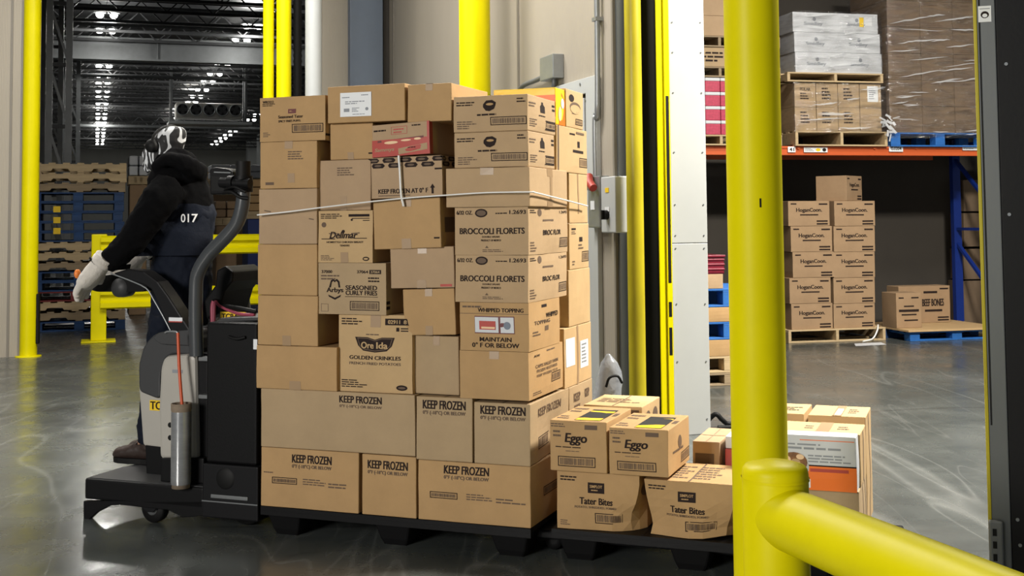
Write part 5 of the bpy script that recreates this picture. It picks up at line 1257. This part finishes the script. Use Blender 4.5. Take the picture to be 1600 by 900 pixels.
# control arm and steering handle
pr_('control_arm',[(176,427),(200,420),(224,424),(246,440),(262,462),(298,518),(302,540),(274,530),(262,508),(236,452),(226,446),(200,438)],.10,.20,'black_metal',.008)
b=MB(); b.tube([T.P(173,427,.095),T.P(200,437,.095),T.P(228,450,.095),T.P(240,468,.095),T.P(258,500,.095),T.P(272,528,.095)],.0045,n=6,sub=3); b.build('edge_highlight','galv',t)  # thin pale tube drawn in for the highlight along the arm's edge
mb=MB(); q0=PX(263,496,.09); q1=PX(284,504,.09); mats=['label']; mb.box(q0[0],q1[0],.094,.0985,q1[1],q0[1]); mb.box(q0[0],q1[0],.093,.0945,q1[1],q1[1]+.006,1); mb.build('sticker',['label','red'],t)
pr_('handle_bar',rounded([(124,436),(180,428),(205,436),(232,444),(224,456),(150,456),(126,447)],4),.18,.26,'black',.01)
b=MB(); a=T.P(190,448,.2); b.lathe([(.001,-.05),(.052,-.045),(.055,0),(.052,.045),(.001,.05)],c=(a.x,a.y+.02,a.z-.005),n=24,axis='y'); b.build('grip_guard','pad',t)
b=MB(); b.sph(T.P(121,428,.2),.021,n=8,sc=(.8,1,1.3)); b.build('signal_light','amber',t)
pr_('lever',[(168,415),(180,411),(200,413),(198,421),(172,423)],.15,.18,'black',.004)
b=MB(); b.tube([T.P(172,416,.14),T.P(180,412,.14),T.P(186,418,.14)],.009,n=8); b.build('thumb_switch','steel',t)
b=MB(); b.tube([T.P(258,520,.085),T.P(262,518,.085),T.P(275,518,.085),T.P(278,522,.085),T.P(277,528,.085)],.006,n=8,sub=3); b.build('wire_hook','galv',t)
# forks
uE=PX(1150,840,.2)[0]+.7
for v in (.28,.74):
    b=MB(); b.box(u1-.02,uE,v-.09,v+.09,.055,.1); b.build('fork','black_metal',t,bevel=.01)
    for uw in (1.5,2.75):
        b=MB(); b.lathe([(.01,-.06),(.04,-.06),(.04,.06),(.01,.06)],c=(uw,v,.042),n=16,axis='y'); b.build('load_wheel','rubber',t)
for v in (.2,.7):
    s=MB(); s.lathe([(.02,-.05),(.10,-.05),(.11,-.04),(.11,.04),(.10,.05),(.02,.05)],c=((u0+u1)/2,v+.0,.111),n=28,axis='y'); s.build('drive_wheel','rubber',t)
tag(t,'black and putty grey rider pallet truck carrying both loads on long forks','pallet truck')
# roll of stretch film clipped to the cowl
q=T.P(283,695,-.03); zr0=T.P(283,762,-.03).z; zr1=T.P(283,630,-.03).z; r=.052
tr=empty('film_roll',T,q.x,q.y,0)
b=MB(); b.lathe([(r*.98,zr0+.02),(r,zr0+.03),(r*1.0,zr1-.05),(r*.98,zr1-.04)],n=28,caps=True); b.build('film_winding','film',tr)
b=MB(); b.lathe([(r*.7,zr0),(r*.9,zr0),(r*.9,zr0+.018),(r*.97,zr0+.02)],n=28); b.build('end_cap','core',tr); b=MB(); b.lathe([(r*.98,zr1-.042),(r*1.02,zr1-.03),(r*1.02,zr1),(r*.86,zr1),(r*.86,zr1-.03),(.001,zr1-.03)],n=28,caps=False); b.build('core','core',tr)
tag(tr,'roll of clear stretch film standing on end against the grey cowl','film roll')
b=MB(); a=T.P(278,520,.0); e=T.P(285,640,-.03); b.tube([a-e,(a-e)*.5+Vector((-.004,0,0)),Vector((0,0,0))],.0085,n=8); o=place(b.build('plastic_rod','red_stick'),T,e.x,e.y,e.z); tag(o,'thin orange red rod sticking up out of the film roll','rod')
# ================================================================== PERSON
def skin(name,verts,edges,radii,m,parent,sub=2,root=0,remesh=None,disp=None):
    me=bpy.data.meshes.new(name); me.from_pydata([tuple(v) for v in verts],edges,[]); me.materials.append(M[m])
    o=bpy.data.objects.new(name,me); COL.objects.link(o); o.parent=parent
    sk=o.modifiers.new('skin','SKIN'); sk.use_smooth_shade=True
    sl=me.skin_vertices[0] if me.skin_vertices else None
    if sl is None:
        bm=bmesh.new(); bm.from_mesh(me); bm.verts.layers.skin.verify(); bm.to_mesh(me); bm.free(); sl=me.skin_vertices[0]
    for i,rr in enumerate(radii):
        rr=rr if isinstance(rr,tuple) else (rr,rr); sl.data[i].radius=rr; sl.data[i].use_root=(i==root)
    ss=o.modifiers.new('sub','SUBSURF'); ss.levels=sub; ss.render_levels=sub
    if disp:
        tx=bpy.data.textures.new(name+'_wrinkles','CLOUDS'); tx.noise_scale=disp[0]; dm=o.modifiers.new('wrinkles','DISPLACE'); dm.texture=tx; dm.strength=disp[1]; dm.mid_level=.5; dm.texture_coords='GLOBAL'
    return o
def cloth(name,mb,m,parent,vox=.011,disp=None,smooth_it=6):
    o=mb.build(name,m,parent)
    r=o.modifiers.new('remesh','REMESH'); r.mode='VOXEL'; r.voxel_size=vox; r.use_smooth_shade=True
    s=o.modifiers.new('smooth','SMOOTH'); s.iterations=smooth_it; s.factor=.6
    for k,d in enumerate(disp or []):
        tx=bpy.data.textures.new(f'{name}_folds','CLOUDS' if d[2]=='c' else 'WOOD')
        if d[2]=='c': tx.noise_scale=d[0]; tx.noise_depth=2
        else: tx.wood_type='BANDNOISE'; tx.noise_scale=d[0]; tx.turbulence=4
        dm=o.modifiers.new('folds','DISPLACE'); dm.texture=tx; dm.strength=d[1]; dm.mid_level=.5
        if d[2]=='c': dm.texture_coords='LOCAL'
        else: dm.texture_coords='LOCAL'
    return o
PP=lambda x,y,v: T.P(x,y,v)
per=empty('person',T,PP(240,710,.5).x,.5,0); po=Vector((PP(240,710,.5).x,.5,0))
def Q(x,y,v): return PP(x,y,v)-po
# body, one continuous surface
bv=[Q(283,462,.46),Q(283,410,.45),Q(280,350,.44),Q(275,300,.42),Q(266,268,.41),Q(258,248,.41),Q(252,222,.41),
    Q(258,296,.25),Q(212,362,.14),Q(168,412,.09),
    Q(298,290,.60),Q(290,352,.66),Q(244,392,.56),
    Q(272,500,.38),Q(252,590,.42),Q(236,688,.42),Q(205,706,.42),
    Q(292,500,.56),Q(262,590,.6),Q(250,680,.6),Q(222,698,.6)]
be=[(0,1),(1,2),(2,3),(3,4),(4,5),(5,6),(3,7),(7,8),(8,9),(3,10),(10,11),(11,12),(0,13),(13,14),(14,15),(15,16),(0,17),(17,18),(18,19),(19,20)]
brd=[(.13,.11),(.12,.10),(.13,.11),(.14,.11),.065,.055,(.085,.10),.055,.042,.03,.055,.042,.03,.08,.055,.042,.035,.08,.055,.042,.035]
skin('body',bv,be,brd,'skin',per)
zplat=zt+.004
# overalls
def limb(b,pts,radii,n=16,sub=5): b.tube(pts,radii,n=n,sub=sub); return b
b=MB()
def ell(c,rx,ry,tiltx=0,n=24,lean=0):
    return [Vector(c)+Vector((rx*math.cos(2*math.pi*i/n),ry*math.sin(2*math.pi*i/n),lean*math.cos(2*math.pi*i/n))) for i in range(n)]
tor=[(285,505,.47,.165,.16),(284,470,.47,.185,.165),(284,440,.46,.183,.165),(284,408,.45,.165,.16),(284,388,.45,.16,.158),(288,360,.45,.165,.16),(292,335,.45,.165,.16),(296,318,.46,.14,.15)]
b.loft([ell(Q(x,y,v),rx,ry) for x,y,v,rx,ry in tor])
limb(b,[Q(266,490,.38),Q(258,545,.40),Q(248,600,.42),Q(238,660,.42),Q(234,694,.42)],[.115,.105,.09,.078,.07])
limb(b,[Q(296,490,.56),Q(278,545,.6),Q(262,600,.6),Q(252,660,.6),Q(248,690,.6)],[.115,.105,.09,.078,.07])
cloth('overalls',b,'navy',per,.012,[(.10,.034,'c'),(.035,.014,'c')],3)
# belt seam of the overalls
b=MB(); b.loft([ell(Q(284,384,.45),.168,.166),ell(Q(284,378,.45),.168,.166)],caps=False); b.build('waistband','navy',per)
# hooded jacket
b=MB()
tor=[(290,350,.45,.158,.15),(287,325,.44,.172,.165),(282,300,.43,.175,.19),(277,280,.42,.155,.18),(272,262,.41,.115,.13),(266,248,.41,.085,.09),(262,240,.41,.075,.08)]
b.loft([ell(Q(x,y,v),rx,ry) for x,y,v,rx,ry in tor])
limb(b,[Q(268,290,.27),Q(250,312,.2),Q(222,352,.15),Q(205,378,.12),Q(180,400,.09),Q(166,414,.08)],[.095,.10,.088,.08,.07,.052])
limb(b,[Q(300,290,.58),Q(312,325,.64),Q(300,362,.66),Q(270,385,.62),Q(230,393,.50)],[.09,.085,.075,.065,.05])
# the hood lying in a roll on the neck and shoulders
b.tube([Q(243,262,.28),Q(262,250,.26),Q(288,255,.28),Q(306,268,.38),Q(306,272,.50),Q(290,258,.58),Q(262,250,.56),Q(245,262,.5)],[.035,.042,.05,.06,.06,.05,.042,.035],n=14,sub=5)
b.tube([Q(256,246,.33),Q(276,240,.31),Q(292,246,.36),Q(297,252,.44),Q(288,246,.52),Q(262,243,.5)],[.028,.034,.04,.04,.036,.03],n=12,sub=5)
JK=cloth('hooded_jacket',b,'hoodie',per,.010,[(.07,.022,'c')],4)
# bib of the overalls over the jacket back, with the printed number
fb=[]
b=MB(); rings=[]
for (x0,x1,y) in ((226,340,400),(228,338,378),(230,336,360),(240,334,345),(258,332,332),(280,328,322)):
    pass
n=14
def bibpt(x,y,out=0):
    # point on the near side of the torso ellipse at this pixel column
    c=Q(288,y,.45); p_=Q(x,y,.45); dx=(p_.x-c.x); rx=.182; ry=.175
    k=max(0,1-(dx/rx)**2); return Vector((c.x+max(-rx,min(rx,dx)),c.y-ry*math.sqrt(k)-out,c.z))
rows_=[(228,340,398),(228,338,384),(229,336,370),(232,335,357),(243,334,344),(258,333,334),(278,330,324),(300,322,319)]
vs=[];fs=[]
for (x0,x1,y) in rows_:
    for i in range(n+1): vs.append(bibpt(x0+(x1-x0)*i/n,y,.012))
for j in range(len(rows_)-1):
    for i in range(n): a=j*(n+1)+i; fs.append((a,a+1,a+n+2,a+n+1))
b.add(vs,fs,0,True); o=b.build('bib','navy',per); sw=o.modifiers.new('fit','SHRINKWRAP'); sw.target=JK; sw.wrap_method='PROJECT'; sw.use_project_y=True; sw.use_project_x=False; sw.use_project_z=False; sw.use_negative_direction=True; sw.use_positive_direction=True; sw.offset=.006
bib=o
mb=MB(); vsx,fsx,_=textmesh('017'); mb.add([bibpt(318+x*15,341-y*13,.021) for x,y in vsx],fsx); mb.build('number_print','label',per)
# head covering: balaclava, and cap under the headband
b=MB()
hc=Q(259,231,.41)
def hd(ax,az,ay): return hc+Vector((ax,ay,az))
rings=[]
for (z,cx,rx,ry) in ((-.155,.03,.05,.05),(-.12,.0,.085,.07),(-.07,-.02,.105,.078),(-.02,-.012,.115,.082),(.03,.0,.115,.084),(.07,.012,.10,.077),(.10,.025,.075,.06),(.118,.035,.04,.035),(.123,.038,.01,.01)):
    rings.append([hc+Vector((cx+z*.25+rx*math.cos(2*math.pi*i/28),ry*math.sin(2*math.pi*i/28),z)) for i in range(28)])
b.loft(rings)
b.tube([hc+Vector((-.09,0,.03)),hc+Vector((-.128,0,-.01)),hc+Vector((-.135,0,-.035)),hc+Vector((-.12,0,-.05))],[.018,.022,.024,.016],n=10)   # nose under the fabric
b.tube([hc+Vector((-.10,0,-.08)),hc+Vector((-.125,0,-.10)),hc+Vector((-.10,0,-.125))],[.03,.03,.03],n=10)
cloth('balaclava',b,'zebra',per,.007,[(.05,.012,'c')],3)
b=MB(); b.tube([Q(237,226,.30),Q(240,213,.31),Q(250,202,.35),Q(266,197,.41),Q(276,201,.47),Q(278,218,.51)],.008,n=8); b.build('headband','rubber',per)
b=MB(); a=Q(237,228,.31); b.lathe([(.001,-.025),(.03,-.022),(.038,-.01),(.038,.012),(.03,.02)],c=a,n=20,axis='y'); b.build('ear_cup','rubber',per)
b=MB(); b.tube([a+Vector((-.01,-.01,-.01)),a+Vector((-.04,-.005,-.0)),a+Vector((-.05,.03,.02))],.008,n=8); b.build('headset_boom','rubber',per)
# gloves: palm, four fingers and thumb each
def glove(name,wrist,dirn,side,up,L,par,curl=.4,closed=True):
    d=Vector(dirn).normalized(); s_=Vector(side); s_=(s_-d*s_.dot(d)).normalized(); n_=d.cross(s_).normalized()
    if n_.dot(Vector(up))<0: n_=-n_
    b=MB(); w=Vector(wrist)
    b.loft([[w+d*t_+s_*(rx*math.cos(2*math.pi*i/18))+n_*(ry*math.sin(2*math.pi*i/18)) for i in range(18)] for t_,rx,ry in ((-.03,.058,.054),(.03,.060,.052),(.07,.068,.054),(.12,.078,.052),(.155,.078,.044),(.175,.06,.03))])
    for k,(off,ln,r0) in enumerate(((-.053,.085,.0205),(-.018,.10,.0215),(.018,.095,.0215),(.052,.072,.0195))):
        p0=w+d*.14+s_*off; q1_=p0+d*ln*.55-n_*.006; q2=q1_+d*ln*.40-n_*(ln*curl*.55); q3=q2+d*ln*.15-n_*(ln*curl*.7)
        b.tube([p0,q1_,q2,q3],[r0*1.15,r0*1.1,r0,r0*.85],n=12,sub=4); b.sph(q3,r0*.85,n=6)
    p0=w+d*.05-s_*.035; q1_=p0-s_*.035+d*.035-n_*.01; q2=q1_+d*.04-s_*.006-n_*.015
    b.tube([p0,q1_,q2],[.026,.023,.020],n=12,sub=4); b.sph(q2,.020,n=6)
    o=cloth(name,b,'knit',par,.0055,[(.02,.003,'c')],2)
    c=MB(); c.loft([[w+d*t_+s_*(rx*math.cos(2*math.pi*i/24))+n_*(ry*math.sin(2*math.pi*i/24)) for i in range(24)] for t_,rx,ry in ((-.04,.060,.056),(-.035,.065,.061),(-.015,.063,.059),(-.013,.067,.063),(.01,.065,.060),(.014,.059,.055))]); c.build('cuff','knit',o)
    return o,w,d,s_,n_
g,w,d_,s_,n_=glove('glove',Q(160,410,.06),Q(113,470,.04)-Q(160,410,.06),Vector((.35,-1,.25)),Vector((-1,-.6,.3)),.25,per,curl=.18)
c=MB(); c.bar(w+Vector((.0,-.058,-.006)),w+Vector((-.045,-.05,.028)),.012,.006,up=(0,1,0)); c.build('black_strap','rubber',g)
glove('glove',Q(224,390,.46),Q(194,413,.38)-Q(224,390,.46),Vector((0,-.5,1)),Vector((0,-1,.2)),.2,per,curl=.7)
# boots
def boot(v,x,y,nm='boot'):
    tt=Q(x,y,v); tt.z=zplat
    b=MB()
    L=.29
    prof=[(-.155,.012,.10,.09,.035),(-.13,.05,.09,.10,.045),(-.08,.05,.07,.0,.0)]
    # sections across the shoe from toe to heel
    sec=[(-.265,.030,.020,.045),(-.245,.044,.022,.062),(-.20,.050,.024,.075),(-.15,.050,.026,.088),(-.11,.046,.03,.105),(-.07,.043,.045,.12),(-.03,.043,.055,.13),(.01,.040,.05,.13),(.03,.03,.045,.11)]
    rings=[]
    for x_,w_,_,h_ in sec:
        rings.append([tt+Vector((x_,w_*math.cos(2*math.pi*i/16),.022+h_*.5+h_*.5*math.sin(2*math.pi*i/16))) for i in range(16)])
    b.loft(rings); b.tube([tt+Vector((-.03,0,.09)),tt+Vector((-.02,0,.15)),tt+Vector((-.02,0,.20))],[.05,.052,.054],n=14)
    o=cloth(nm,b,'leather',per,.006,[(.03,.004,'c')],3)
    s=MB(); ol=[(-.27,.0),(-.255,.032),(-.21,.05),(-.14,.05),(-.06,.042),(.0,.044),(.035,.03),(.042,0),(.035,-.03),(0,-.044),(-.06,-.042),(-.14,-.05),(-.21,-.05),(-.255,-.032)]
    s.prism([(tt.x+a,tt.y+c_) for a,c_ in ol],'z',zplat+.001,zplat+.032); s.build('sole','rubber',o,bevel=.004)
    s=MB()
    for k in range(4):
        xx=-.15+k*.028; zz_=.10+k*.013; s.tube([tt+Vector((xx,-.035,zz_-.012)),tt+Vector((xx+.01,0,zz_+.014)),tt+Vector((xx,.035,zz_-.012))],.004,n=6,sub=3)
    s.build('laces','rubber',o)
boot(.42,240,712); boot(.62,262,700)
tag(per,'person in black hooded jacket, navy overalls, patterned face cover and pale gloves riding the truck','person')
